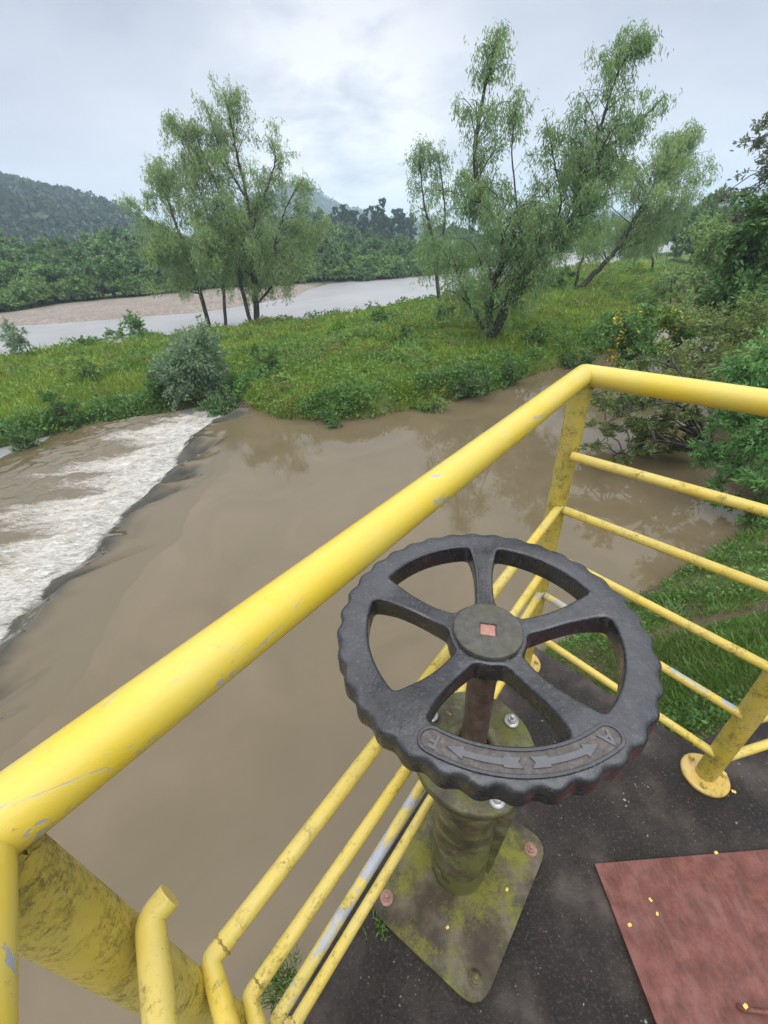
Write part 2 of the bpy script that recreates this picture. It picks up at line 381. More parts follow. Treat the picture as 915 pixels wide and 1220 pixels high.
RIGHT = np.array(list(densify([(.35, -3), (.4, .6), (.62, 1.28), (1.15, 2.3), (1.86, 3.43), (2.52, 3.72), (3.4, 4.35), (4.37, 4.73), (6.09, 5.66), (7.0, 6.5), (7.4, 8.2), (9.6, 11.6), (12.6, 16), (17, 21.5), (27, 31), (46, 50), (60, 60), (56, 78), (60, 92)], .6, .15, 4)) + [(140, 190), (900, 900), (900, -400), (.35, -400)])
far_near = W([(-250, 444), (0, 390), (60, 387), (121, 382), (176, 377), (241, 372), (281, 366), (322, 359), (352, 354), (368, 345), (390, 338), (430, 334), (500, 328), (570, 318), (650, 301), (740, 293)], ZD)
FARL = np.array(list(densify(far_near, 2, .5, 5)) + [(110, 170), (140, 230), (700, 1500), (-1500, 1500), (-1500, -200), (-200, -60)])
WEIR = np.array([(-4.75, 15.3), (-4.95, 14.4), (-5.4, 12.36), (-5.35, 9.55), (-5.33, 7.3), (-5.70, 5.55), (-5.58, 4.1), (-5.7, 2.4), (-5.8, 0), (-5.8, -6)])
isl_mid = [(-3.8, 16.5), (4, 30), (14, 45), (30, 62), (58, 88)]
POOL = np.array([tuple(p) for p in WEIR[::-1]] + isl_mid + [(80, 110), (140, 140), (140, -20), (20, -20), (0, -6)])

def dist_deck(P): return -sdist(P, DECK)
def ground_z(P):
    P = np.asarray(P, float)
    lvl = ZD + (ZP - ZD) * ss(sdist(P, POOL), -1.5, .5)
    di, dr, df = sdist(P, ISLAND), sdist(P, RIGHT), sdist(P, FARL)
    n1 = fbm(P / 1.3, 3, 11); n2 = fbm(P / 5, 3, 12); n0 = fbm(P / .33, 2, 13)
    bed = -1.2
    far_ = ss(sdist(P, POOL), 4, -4)
    hi = np.where(di > 0, (.45 - .1 * far_) * ss(di, 0, .55) + (.45 - .25 * far_) * ss(di, .3, 5) + ss(di, 0, 1) * (.24 * n1 + .24 * n2 + .16 * np.abs(fbm(P / .75, 2, 14))) + .05 * n0 * ss(di, 0, .5), bed * ss(-di, 0, 1.2))
    rise = 1.35 * np.maximum(dr, 0) ** .95
    cap = np.where(P[:, 1] < 6, 2.5 + .45 * ss(-dist_deck(P), -1.2, -.1), 1.3 + .02 * np.maximum(dr, 0))
    hr = np.where(dr > 0, .12 * ss(dr, 0, .3) + cap * (1 - np.exp(-rise / cap * .85)) + ss(dr, 0, 1) * (.10 * n1 + .04 * n0), bed * ss(-dr, 0, 1.0))
    hf = np.where(df > 0, .25 * ss(df, 0, 2) + .02 * np.clip(df, 0, 12) + 1.6 * ss(df, 27, 45) + ss(df, 0, 3) * .08 * n2 + 2.5 * ss(df, 60, 200) * (1 + n2), bed * ss(-df, 0, 1.5))
    dD = np.maximum(-sdist(P, DECK), 0); t_ = np.maximum(dr, 0) / (np.maximum(dr, 0) + dD + .03)
    hn = np.where(dr > 0, .10 * ss(dr, 0, .25) + 2.82 * t_ ** 1.15 + ss(dr, 0, .6) * (.07 * n1 + .035 * n0) * ss(dD, 0, .5), bed * ss(-dr, 0, 1.0))
    wn = ss(dD, 5.5, 3.0) * ss(P[:, 1], 8, 5.5); hr = hr * (1 - wn) + hn * wn
    h = np.maximum.reduce([hi, hr, hf])
    return lvl + h
def gz(x, y): return float(ground_z(np.array([[x, y]]))[0])

def in_deck(P):
    d = sdist(P, DECK); return d
# deck outline
uL = np.array([.755, .895]) / np.hypot(.755, .895); nL = np.array([-uL[1], uL[0]])
A0 = np.array([-.25, .13]) + nL * .047
NEAR = np.array([.575, -.818]) / np.hypot(.575, .818)
C2e = np.array([.535, 1.145])
DECK = np.array([A0 - uL * .07 + NEAR * 4, A0 - uL * .07, C2e, (.945, .685), (1.30, .825), (4.2, 1.9), (5.5, -2.5)])

# ------------------------------------------------------------------ ground sheet (polar, to the horizon)
az = np.concatenate([np.linspace(-180, -72, 28)[:-1], np.linspace(-72, 72, 560), np.linspace(72, 180, 28)[1:]])
rr = np.concatenate([[.05, .5], np.geomspace(.9, 160, 400), np.geomspace(170, 1800, 26)])
AZ, RR = np.meshgrid(np.radians(az), rr, indexing='ij')
P2 = np.c_[(np.sin(AZ) * RR).ravel(), (np.cos(AZ) * RR).ravel()]
Z = ground_z(P2)
dk = sdist(P2, DECK); Z = np.where(dk > .04, np.minimum(Z, -.5), np.minimum(Z, -.10))
na, nr = AZ.shape
i, j = np.meshgrid(np.arange(na - 1), np.arange(nr - 1), indexing='ij'); i = i.ravel(); j = j.ravel()
Fq = np.c_[i * nr + j, i * nr + j + 1, (i + 1) * nr + j + 1, (i + 1) * nr + j]
ground = struct(mesh_obj('ground', np.c_[P2, Z], Fq, True, M_ground))
df = sdist(P2, FARL); di = sdist(P2, ISLAND); dr = sdist(P2, RIGHT)
def attr(o, name, vals): a = o.data.attributes.new(name, 'FLOAT', 'POINT'); a.data.foreach_set('value', vals.astype(np.float32))
attr(ground, 'gravel', ss(sdist(P2 + 1.2 * np.c_[fbm(P2 / 5, 3, 77), fbm(P2 / 5, 3, 78)], GRAVEL), -.6, .6))
attr(ground, 'mud', np.clip(np.clip(1 - ss(np.maximum(di, dr), .05, .45), 0, 1) * (1 - ss(df, -2, 0)) + (dr > 0) * (np.hypot(*P2.T) < 12) * ss(-fbm(P2 / .55, 3, 65), -.12, .15), 0, 1))

AZR = np.radians(az); LR = np.log(rr)
def lookup(G_):
    G_ = G_.reshape(na, nr)
    def f_(P):
        a_ = np.interp(np.arctan2(P[:, 0], P[:, 1]), AZR, np.arange(na)); b_ = np.interp(np.log(np.hypot(P[:, 0], P[:, 1])), LR, np.arange(nr))
        i = np.minimum(a_.astype(int), na - 2); j = np.minimum(b_.astype(int), nr - 2); fa = a_ - i; fb = b_ - j
        return (G_[i, j] * (1 - fa) + G_[i + 1, j] * fa) * (1 - fb) + (G_[i, j + 1] * (1 - fa) + G_[i + 1, j + 1] * fa) * fb
    return f_
z_at, island_at, right_at, deck_at = lookup(Z), lookup(di), lookup(dr), lookup(dk)
# ------------------------------------------------------------------ water
def sheet(name, x0, x1, y0, y1, z, mat, nx=2, ny=2):
    X, Y = np.meshgrid(np.linspace(x0, x1, nx), np.linspace(y0, y1, ny), indexing='ij'); V = np.c_[X.ravel(), Y.ravel(), np.full(X.size, z)]
    i, j = np.meshgrid(np.arange(nx - 1), np.arange(ny - 1), indexing='ij'); i = i.ravel(); j = j.ravel()
    return mesh_obj(name, V, np.c_[i * ny + j, (i + 1) * ny + j, (i + 1) * ny + j + 1, i * ny + j + 1], True, mat)
struct(sheet('river_water', -260, 160, -60, 240, ZD, M_river))
# smooth weir crest line and its local frame
wl = densify(WEIR, .06); s = np.concatenate([[0], np.cumsum(np.linalg.norm(np.diff(wl, axis=0), axis=1))])
k = np.ones(25) / 25
pad = lambda a: np.convolve(np.concatenate([np.full(12, a[0]), a, np.full(12, a[-1])]), k, 'valid')
wl = np.c_[pad(wl[:, 0]), pad(wl[:, 1])]
S2 = np.c_[s, s * 0]
jag = .20 * fbm(S2 / .7, 4, 31) + .22 * vnoise(S2 / 1.5, 8)
wl[:, 0] += jag * 1.2
TUP = -1.4
tt = np.concatenate([np.linspace(TUP, -.3, 22)[:-1], np.linspace(-.3, 1.0, 40)[:-1], np.linspace(1.0, 7.0, 90)])
T, Sg = np.meshgrid(tt, s); Xw = wl[:, 0][:, None] - T; Yw = wl[:, 1][:, None] + T * -.10 + np.zeros_like(T)
q = np.c_[Sg.ravel(), T.ravel()]
fold = fbm(np.c_[q[:, 0] / .55 + q[:, 1] * .5, q[:, 1] / 1.1], 3, 41); fold2 = np.abs(fbm(np.c_[q[:, 0] / 1.15 - q[:, 1] * .75, q[:, 1] / 2.6], 2, 44))
chop = fbm(q / .35, 4, 42); chop2 = fbm(q / .11, 3, 43)
t = q[:, 1]
z = ZP + (ZD + .17 - ZP) * ss(t, -.25, .80)
z += .16 * fold * ss(t, -.75, -.1) * (1 - ss(t, .5, 1.2)) - .10 * (fold2 < .12) * 0
ctr = np.exp(-(fold2 / .20) ** 2)
z -= .20 * ctr * ss(t, -1.1, -.05) * (1 - ss(t, .25, .7))
env = ss(t, .15, .7) * (1 - ss(t, 3.0, 6.6))
z += env * (.12 * chop + .03 * chop2 + .05 * fold)
z -= .20 * ss(t, 4.2, 7.0)
Vw = np.c_[Xw.ravel(), Yw.ravel(), z]
ns, ntt = T.shape; i, j = np.meshgrid(np.arange(ns - 1), np.arange(ntt - 1), indexing='ij'); i = i.ravel(); j = j.ravel()
rap = struct(mesh_obj('rapids_water', Vw, np.c_[i * ntt + j, i * ntt + j + 1, (i + 1) * ntt + j + 1, (i + 1) * ntt + j], True, M_rapids))
fm = ss(t + .30 * chop + .40 * fold, .16, .52) * (1 - ss(t + 1.9 * fbm(q / np.array([.45, 2.6]), 3, 50), 1.5, 5.0))
a = rap.data.attributes.new('thin', 'FLOAT', 'POINT'); a.data.foreach_set('value', np.clip(ss(t, -.45, -.02) * (.8 + .6 * fold) + ctr * ss(t + .4 * fold, -.75, -.35) * 1.2, 0, 1).astype(np.float32) * (1 - ss(t, 1.0, 1.6)).astype(np.float32))
a = rap.data.attributes.new('flow', 'FLOAT_VECTOR', 'POINT'); a.data.foreach_set('vector', np.c_[q[:, 0], q[:, 1], fm].astype(np.float32).ravel())
# pool surface: upstream edge of the rapids sheet is shared with it, then out to the far right
edge = np.c_[wl[:, 0] - TUP, wl[:, 1] - TUP * .10]
outer = np.array([[edge[0, 0], edge[0, 1] + .2], *isl_mid, (80, 110), (140, 140), (140, -20), (20, -20), (edge[-1, 0], edge[-1, 1])])
import mathutils
polyv = np.vstack([edge[::-1], outer[:-1]])
tess = mathutils.geometry.tessellate_polygon([[Vector((x, y, 0)) for x, y in polyv]])
tf = np.array([(p[0], p[1], p[2]) for p in tess])
vv = np.c_[polyv, np.full(len(polyv), ZP)]
nrm = np.cross(vv[tf[:, 1]] - vv[tf[:, 0]], vv[tf[:, 2]] - vv[tf[:, 0]])[:, 2]; tf[nrm < 0] = tf[nrm < 0][:, ::-1]
struct(mesh_obj('pool_water', vv, tf, True, M_pool))
# the weir sill under the falling water
mb = MB(); sgn = 1
for a_, b_ in zip(wl[:-1:12], wl[12::12]):
    d = b_ - a_; d /= np.linalg.norm(d); n_ = np.array([d[1], -d[0]])
    sgn = 1 if n_[0] > 0 else -1
    mb.prism([a_ + sgn * n_ * .12, b_ + sgn * n_ * .12, b_ + sgn * n_ * .5, a_ + sgn * n_ * .5], ZP - 1.3, ZP - .22)
weir = mb.build('weir_sill', M_concrete); tag(weir, 'low concrete weir sill under the white water spilling from the brown pool', 'weir')

# ------------------------------------------------------------------ platform
mb = MB(); mb.prism(DECK, -.75, 0)
deck = mb.build('concrete_platform', M_deck); tag(deck, 'dark wet concrete platform slab carrying the wheel stand and yellow railing', 'platform')
mb = MB(); mb.prism([(.30, .2), (.62, .72), (.85, .48), (3.5, .7), (3.5, -2.4), (.3, -2.4)], -4.6, -.754)
ab = mb.build('concrete_abutment', M_concrete); tag(ab, 'grey concrete abutment holding up the dark platform slab', 'abutment')

# ------------------------------------------------------------------ railing
C1 = np.array([-.268, .1115]); C2 = np.array([.505, 1.025]); P3 = np.array([.92, .60]); E4 = P3 + np.array([.979, .205]) * 1.6; K0 = C1 + NEAR * 1.8
HT = 1.10
rail = thing('safety_railing', 'yellow tubular safety railing around the platform with mossy peeling paint', 'railing', (C2[0], C2[1], 0))
def p3(p, z): return np.array([p[0], p[1], z])
def dens3(pts, step=.05):
    out = []
    for a_, b_ in zip(pts[:-1], pts[1:]):
        n = max(2, int(np.linalg.norm(b_ - a_) / step))
        out += [a_ + (b_ - a_) * k / n for k in range(n)]
    return np.array(out + [pts[-1]])
def bend(pts, r=.02):
    """round the inner corners of a bar"""
    out = [pts[0]]
    for a_, b_, c_ in zip(pts[:-2], pts[1:-1], pts[2:]):
        d1 = (a_ - b_) / np.linalg.norm(a_ - b_); d2 = (c_ - b_) / np.linalg.norm(c_ - b_)
        for t_ in np.linspace(0, 1, 5): out.append((1 - t_) ** 2 * (b_ + d1 * r) + 2 * t_ * (1 - t_) * b_ + t_ ** 2 * (b_ + d2 * r))
    out.append(pts[-1]); res = [out[0]]
    for a_, b_ in zip(out[:-1], out[1:]):
        L_ = np.linalg.norm(b_ - a_)
        if L_ > .1: res += [a_ + (b_ - a_) * t_ for t_ in np.concatenate([[.008 / L_, .02 / L_], np.linspace(.05 / L_, 1 - .05 / L_, max(2, int(L_ / .08))), [1 - .02 / L_, 1 - .008 / L_]])]
        res.append(b_)
    return res
mb = MB(); mb.tube(bend([p3(K0, HT), p3(C1, HT), p3(C2, HT), p3(P3, HT), p3(E4, HT)], .004), .0252, 24)
mb.build('top_rail', M_railtop, rail)
def post(c, rp=.0265):
    o = MB().tube([p3(c, z) for z in np.linspace(.008, HT - .012, 12)], rp, 22).build('post', M_post, rail)
    f = MB().lathe([(0, .014), (.052, .014), (.060, .012), (.0625, .008), (.0625, .001), (0, .001)], (c[0], c[1], 0), 36).build('base_flange', M_flange, o)
    for k in range(3):
        a_ = k * 2.094 + 1.9; cc = (c[0] + .047 * math.cos(a_), c[1] + .047 * math.sin(a_))
        MB().lathe([(0, .026), (.006, .026), (.008, .023), (.008, .0145), (0, .0145)], (*cc, 0), 6, False).build('bolt', M_flange, o)
    return o
for c in (C1, C2, P3, E4, K0): post(c)
def weld(c, dirs, name='weld_bead'):
    pts = []; rr_ = []
    for a_ in np.linspace(0, 2 * np.pi, 61):
        u_ = np.array([math.cos(a_), math.sin(a_)]); z_ = HT
        for d_ in dirs:
            if u_ @ d_ > -.15 or len(dirs) == 1: z_ = min(z_, HT - math.sqrt(max(0, .0252 ** 2 - (.0265 * (u_[0] * d_[1] - u_[1] * d_[0])) ** 2)))
        pts.append(np.array([*(c + u_ * .0270), z_ - .0015])); rr_.append(.0032 + .0012 * math.sin(a_ * 23) + .0008 * math.sin(a_ * 41 + 1))
    MB().tube(pts, rr_, 8, False).build(name, M_weld, rail)
M_weld = yellow_mat('stained_weld_paint', 1.25, .2, base=(.42, .30, .035), seed=11.3)
uRt = (P3 - C2) / np.linalg.norm(P3 - C2); uEt = (E4 - P3) / np.linalg.norm(E4 - P3)
for c_, dd_ in ((C1, (uL, NEAR)), (C2, (-uL, uRt)), (P3, (-uRt, uEt))): weld(c_, dd_)
off = .0
inn = np.array([.25, -.97]) / np.hypot(.25, .97)
# bars run on the inner side of the posts
def inset(d):
    nA = np.array([uL[1], -uL[0]]); uR = (P3 - C2) / np.linalg.norm(P3 - C2); nB = np.array([uR[1], -uR[0]]); nB = nB if nB @ (-C2) > 0 else -nB
    uE = (E4 - P3) / np.linalg.norm(E4 - P3); nE = np.array([uE[1], -uE[0]]); nE = nE if nE @ np.array([.1, -1]) > 0 else -nE
    nK = np.array([-NEAR[1], NEAR[0]]); nK = nK if nK @ np.array([1, .5]) > 0 else -nK
    def isect(p, n, q, m):
        return np.linalg.solve(np.array([n, m]), np.array([n @ p + d, m @ q + d]))
    return isect(K0, nK, C1, nA), isect(C1, nA, C2, nB), isect(P3, nB, P3, nE), K0 + nK * d, E4 + nE * d
b1, b2, b3, bk, be = inset(.012)
b1 = np.array([-.243, .138]); bk = b1 + NEAR * 1.8; b1s = np.array([-.222, .125])
RB = .0122
def bar(pts, mat, label=None):
    o = MB().tube(bend(pts, .007), RB, 16).build('rail_bar', mat, rail)
    if label: o['label'] = label
    return o
def joint(p, z, n=14):
    m_ = MB(); th_ = np.linspace(0, 2 * np.pi, 25)
    ax = np.append(np.asarray(p[1]) / np.linalg.norm(p[1]), 0); sd = np.array([-ax[1], ax[0], 0])
    pts = [np.array([*p[0], z]) + (sd * math.cos(t_) + np.array([0, 0, 1]) * math.sin(t_)) * (RB + .0002) for t_ in th_]
    m_.tube(pts, [.0017 + .0006 * math.sin(9 * t_) + .0004 * math.sin(17 * t_) for t_ in th_], 7, False).build('weld_bead', M_weld, rail)
for z_ in (.67, .455, .245, .105): joint((b1 + uL * .018, uL), z_)
for z_ in (.905, .725, .56, .39, .20): joint((b2 + uRt * .016, uRt), z_)
for z_ in (.71, .50, .315, .125): joint((b3 - uRt * .012, uRt), z_)
_m = MB(); _c2 = inset(.040)[1]; _p = p3(_c2 - uRt * .0165, .905); _m.tube([_p - p3(uRt, 0) * .0008, _p + p3(uRt, 0) * .004], .0085, 16); _m.build('pipe_mouth_shade', plain_mat('painted_bore_shade', (.012, .011, .01), .9), rail)  # near-black disc on the closed bar end, painting the shade inside an open pipe
zl = {2: (.69, .70), 3: (.475, .50), 4: (.265, .33), 5: (.10, .165)}
# upper bar: near side stub and the right side stub, none over the wheel
nearoff = b1 + NEAR * .0
b1s = C1 + (b1s - C1) * .84
bar([p3(b1s + uL * .020, .903), p3(b1s, .90), p3(b1s + np.array([.496, -.868]) * 1.8, .90)], M_bar)
_q1, c2_, c3_, _q2, ce_ = inset(.040)
bar([p3(c2_ - uRt * .016, .905), p3(c3_, .90), p3(ce_, .90)], M_bar)
bar([p3(bk, .67), p3(b1, .67), p3(b2, .725), p3(b3, .71), p3(be, .70)], M_bar)
bar([p3(bk, .455), p3(b1, .455), p3(b2, .50)], M_bar)
bar([p3(b2 + (P3 - C2) * .0, .56), p3(b3, .50), p3(be, .50)], M_bar)
bar([p3(bk, .245), p3(b1, .245), p3(b2, .39), p3(b3, .315), p3(be, .30)], M_barpeel, 'bar with long grey peeled patches')
bar([p3(bk, .105), p3(b1, .105), p3(b2, .20), p3(b3, .125), p3(be, .12)], M_bar)

# ------------------------------------------------------------------ sluice valve stand
VC = np.array([.1445, .422]); ZW = HCAM - .475; RW = .2235; RI = .1775
stand = thing('sluice_valve_stand', 'mossy steel sluice gate stand topped by a black five spoke handwheel', 'valve stand', (VC[0], VC[1], 0))
# base plate, turned as in the place, rounded corners
pc = [np.array(p) for p in ((-.10, .345), (.145, .160), (.395, .45), (.15, .635))]
def round_poly(pts, r, n=6):
    out = []
    for k in range(len(pts)):
        a_, b_, c_ = pts[k - 1], pts[k], pts[(k + 1) % len(pts)]
        d1 = (a_ - b_) / np.linalg.norm(a_ - b_); d2 = (c_ - b_) / np.linalg.norm(c_ - b_)
        for t_ in np.linspace(0, 1, n): out.append((1 - t_) ** 2 * (b_ + d1 * r) + 2 * t_ * (1 - t_) * b_ + t_ ** 2 * (b_ + d2 * r))
    return np.array(out)
bp = MB().prism(round_poly(pc, .05), .001, .013).build('base_plate', M_basepl, stand)
def hexbolt(c, z, r, mat, par, h=.011, washer=True):
    m = MB()
    if washer: m.lathe([(0, .003), (r * 1.55, .003), (r * 1.55, 0)], (c[0], c[1], z), 24)
    m.lathe([(0, h), (r * .8, h), (r, h - .0025), (r, .0032)], (c[0], c[1], z), 6, False)
    m.lathe([(0, h + .009), (r * .42, h + .009), (r * .5, h + .007), (r * .5, h)], (c[0], c[1], z), 14)
    return m.build('bolt', mat, par)
cen = np.mean(pc, 0)
for q_, mt in zip(pc, (M_boltrust, M_basepl, M_boltrust, M_boltrust)):
    hexbolt(q_ + (cen - q_) * .215, .013, .0105, mt, bp)
ZF = .585
MB().lathe([(.070, .013), (.070, ZF - .03), (.068, ZF - .021)], (*VC, 0), 48).build('column', M_column, stand)
fl = MB().lathe([(.068, ZF - .022), (.113, ZF - .022), (.116, ZF - .019), (.116, ZF - .003), (.113, ZF), (.052, ZF), (.050, ZF + .012), (.030, ZF + .012), (.030, ZF - .02)], (*VC, 0), 48).build('flange', M_column, stand)
for a_ in (R_(27), R_(138), R_(283)):
    hexbolt(VC + .096 * np.array([math.cos(a_), math.sin(a_)]), ZF + .0005, .009, M_zinc, fl)
    m = MB(); m.tube([(*(VC + .096 * np.array([math.cos(a_), math.sin(a_)])), ZF - z_) for z_ in (.021, .045)], .0055, 10); m.build('bolt', M_zinc, fl)
for a_ in (R_(-22), R_(80)):
    dx = np.array([math.cos(a_), math.sin(a_)]); w = np.array([-dx[1], dx[0]]) * .004
    pts = [(.066, .03), (.080, .03), (.112, ZF - .022), (.066, ZF - .022)]
    V = [[*(VC + dx * r + w * s_), z_] for s_ in (-1, 1) for r, z_ in pts]
    MB().add(V, [[0, 1, 2, 3], [7, 6, 5, 4], [0, 4, 5, 1], [1, 5, 6, 2], [2, 6, 7, 3], [3, 7, 4, 0]], False).build('gusset', M_column, stand)
MB().tube([(*VC, z_) for z_ in np.linspace(ZF - .02, ZW - .035, 8)], .0235, 24).build('spindle', M_shaft, stand)
# handwheel: flat curve outline with holes, bevelled, then dished towards the hub
def curve_mesh(splines, ext, bev, res=3):
    cu = bpy.data.curves.new('outline', 'CURVE'); cu.dimensions = '2D'; cu.fill_mode = 'BOTH'
    cu.extrude = ext; cu.bevel_depth = bev; cu.bevel_resolution = res
    for sp_ in splines:
        sp = cu.splines.new('POLY'); sp.points.add(len(sp_) - 1)
        for p_, c_ in zip(sp.points, sp_): p_.co = (c_[0], c_[1], 0, 1)
        sp.use_cyclic_u = True
    o = bpy.data.objects.new('outline', cu); COL.objects.link(o)
    dg = bpy.context.evaluated_depsgraph_get(); me = bpy.data.meshes.new_from_object(o.evaluated_get(dg))
    COL.objects.unlink(o); bpy.data.objects.remove(o); bpy.data.curves.remove(cu)
    return me
BEV = .006
NS = 34
th = np.linspace(0, 2 * np.pi, 816, endpoint=False)
scal = .5 + .5 * np.cos(th * NS)
ro = RW - .0052 * (1 - scal) ** 1.2
splines = [np.c_[ro * np.cos(th), ro * np.sin(th)]]
SP = [R_(80 + 72 * k) for k in range(5)]
def spoke_w(r): return .0138 + .010 * ((r - .10) / .07) ** 2 * (1 if r > .1 else .55)
for k in range(5):
    a0, a1 = SP[k], SP[k] + R_(72)
    rs = np.linspace(.058, RI, 14)
    e0 = [(r, a0 + math.asin(min(.9, spoke_w(r) / r))) for r in rs]
    e1 = [(r, a1 - math.asin(min(.9, spoke_w(r) / r))) for r in rs]
    arc = [(RI, t_) for t_ in np.linspace(e0[-1][1], e1[-1][1], 26)]
    inner = [(.058, t_) for t_ in np.linspace(e1[0][1], e0[0][1], 8)]
    pl = e0[:-1] + arc[:-1] + e1[::-1][:-1] + inner[:-1]
    pt = np.array([(r * math.cos(t_), r * math.sin(t_)) for r, t_ in pl])
    # round the corners: resample evenly, then smooth
    cl = np.vstack([pt, pt[:1]]); L_ = np.concatenate([[0], np.cumsum(np.linalg.norm(np.diff(cl, axis=0), axis=1))])
    u_ = np.linspace(0, L_[-1], 181)[:-1]; pt = np.c_[np.interp(u_, L_, cl[:, 0]), np.interp(u_, L_, cl[:, 1])]
    for it in range(9): pt = .5 * pt + .25 * (np.roll(pt, 1, 0) + np.roll(pt, -1, 0))
    splines.append(pt[::-1])
HT2 = .0195
def loop_in(lp, dist_):
    t_ = np.roll(lp, -1, 0) - np.roll(lp, 1, 0); t_ /= np.linalg.norm(t_, axis=1)[:, None]
    return lp + np.c_[-t_[:, 1], t_[:, 0]] * dist_          # material lies on the left of every loop
RV = []; RF = []; top0 = []; nv = 0; bot0 = []
for li, lp in enumerate(splines):
    a_ = .5 * np.sum(lp[:, 0] * np.roll(lp[:, 1], -1) - np.roll(lp[:, 0], -1) * lp[:, 1])
    if (a_ > 0) != (li == 0): lp = lp[::-1]
    bv = .0070 if li == 0 else .0050; m_ = len(lp)
    prof = [(bv * (1 - math.cos(p_)), HT2 - bv * (1 - math.sin(p_))) for p_ in np.linspace(math.pi / 2, 0, 6)]
    prof += [(0, 0)] + [(i_, -z_) for i_, z_ in prof[::-1]]
    for i_, z_ in prof: RV.append(np.c_[loop_in(lp, i_), np.full(m_, z_)])
    K_ = len(prof); q_ = np.arange(m_); q2 = (q_ + 1) % m_
    for r_ in range(K_ - 1): RF.append(np.c_[nv + r_ * m_ + q_, nv + (r_ + 1) * m_ + q_, nv + (r_ + 1) * m_ + q2, nv + r_ * m_ + q2])
    top0.append(nv + q_); bot0.append(nv + (K_ - 1) * m_ + q_); nv += K_ * m_
RV = np.vstack(RV)
gx, gy = np.meshgrid(np.arange(-.22, .22, .007), np.arange(-.22, .22, .007)); gp = np.c_[gx.ravel() + (np.arange(gx.size) // gx.shape[1] % 2) * .0035, gy.ravel()]
loops2 = [RV[t_, :2] for t_ in top0]
inside = (sdist(gp, loops2[0]) > .003)
for lp in loops2[1:]: inside &= sdist(gp, lp) < -.003
gp = gp[inside]; bt_ = np.concatenate(top0); bidx = np.concatenate(bot0)
inp = np.vstack([RV[bt_, :2], gp]); ed = []; o_ = 0
for t_ in top0: ed += [(o_ + k_, o_ + (k_ + 1) % len(t_)) for k_ in range(len(t_))]; o_ += len(t_)
cv, ce, cf, ov, oe, of = mathutils.geometry.delaunay_2d_cdt([Vector(p_) for p_ in inp], ed, [], 0, 1e-7)
src = [o[0] for o in ov]; cf = np.array([[src[k_] for k_ in f_] for f_ in cf])
cc = inp[cf].mean(1); ok = sdist(cc, loops2[0]) > 0
for lp in loops2[1:]: ok &= sdist(cc, lp) < 0
cf = cf[ok]; a_ = inp[cf]; cr = (a_[:, 1, 0] - a_[:, 0, 0]) * (a_[:, 2, 1] - a_[:, 0, 1]) - (a_[:, 1, 1] - a_[:, 0, 1]) * (a_[:, 2, 0] - a_[:, 0, 0]); cf[cr < 0] = cf[cr < 0][:, ::-1]
n0 = len(RV); co = np.vstack([RV, np.c_[gp, np.full(len(gp), HT2)], np.c_[gp, np.full(len(gp), -HT2)]])
mt_ = np.concatenate([bt_, n0 + np.arange(len(gp))]); mb_ = np.concatenate([bidx, n0 + len(gp) + np.arange(len(gp))])
tf_ = mt_[cf]; bf_ = mb_[cf[:, ::-1]]
faces = np.vstack(RF + [np.c_[tf_, tf_[:, 2]], np.c_[bf_, bf_[:, 2]]])
rad = np.hypot(co[:, 0], co[:, 1])
dish = -.022 * (1 - ss(rad, .05, RI + .004))
thin = 1 - .14 * ss(rad, .055, .10) * (1 - ss(rad, .13, .172))
co[:, 2] = co[:, 2] * thin + dish - HT2 - .003 * ss(rad, RW - .026, RW)
me = mesh_obj('handwheel', co, faces, True, M_iron).data; bpy.data.objects.remove(bpy.data.objects['handwheel'])
wheel = bpy.data.objects.new('handwheel', me); COL.objects.link(wheel); wheel.parent = stand
wheel.location = (0, 0, ZW); wheel.rotation_euler = (R_(.6), R_(.4), 0)
def wheel_part(name, mb_, mat):
    o = mb_.build(name, mat); o.parent = wheel; return o
HZ = -.0195
# square hole with four small corner notches, square spindle end inside
sq = .0135
hubpts = np.array([(.0485 * math.cos(a_), .0485 * math.sin(a_)) for a_ in np.linspace(0, 2 * np.pi, 72, endpoint=False)])
ra = R_(-14)
def rot2(p, a_): c_, s_ = math.cos(a_), math.sin(a_); return np.asarray(p) @ np.array([[c_, s_], [-s_, c_]])
hole = rot2([(sq, sq * .78), (sq * 1.18, sq * 1.18), (sq * .78, sq), (-sq * .78, sq), (-sq * 1.18, sq * 1.18), (-sq, sq * .78), (-sq, -sq * .78), (-sq * 1.18, -sq * 1.18), (-sq * .78, -sq), (sq * .78, -sq), (sq * 1.18, -sq * 1.18), (sq, -sq * .78)], ra)[::-1]
hm = curve_mesh([hubpts, hole], .0155, .0025); hm.name = 'hub'
hm.materials.clear(); hm.materials.append(M_hub); hub = bpy.data.objects.new('hub', hm); COL.objects.link(hub); hub.parent = wheel; hub.location = (0, 0, HZ - .0135)
MBn = MB().prism(rot2([(-.0122, -.0122), (.0122, -.0122), (.0122, .0122), (-.0122, .0122)], ra), HZ - .03, HZ + .0005); wheel_part('spindle_end', MBn, M_nut)
wheel_part('hub_sleeve', MB().lathe([(.044, -.030), (.037, -.055), (.030, -.066), (.020, -.066)], (0, 0, 0), 36), M_hub)
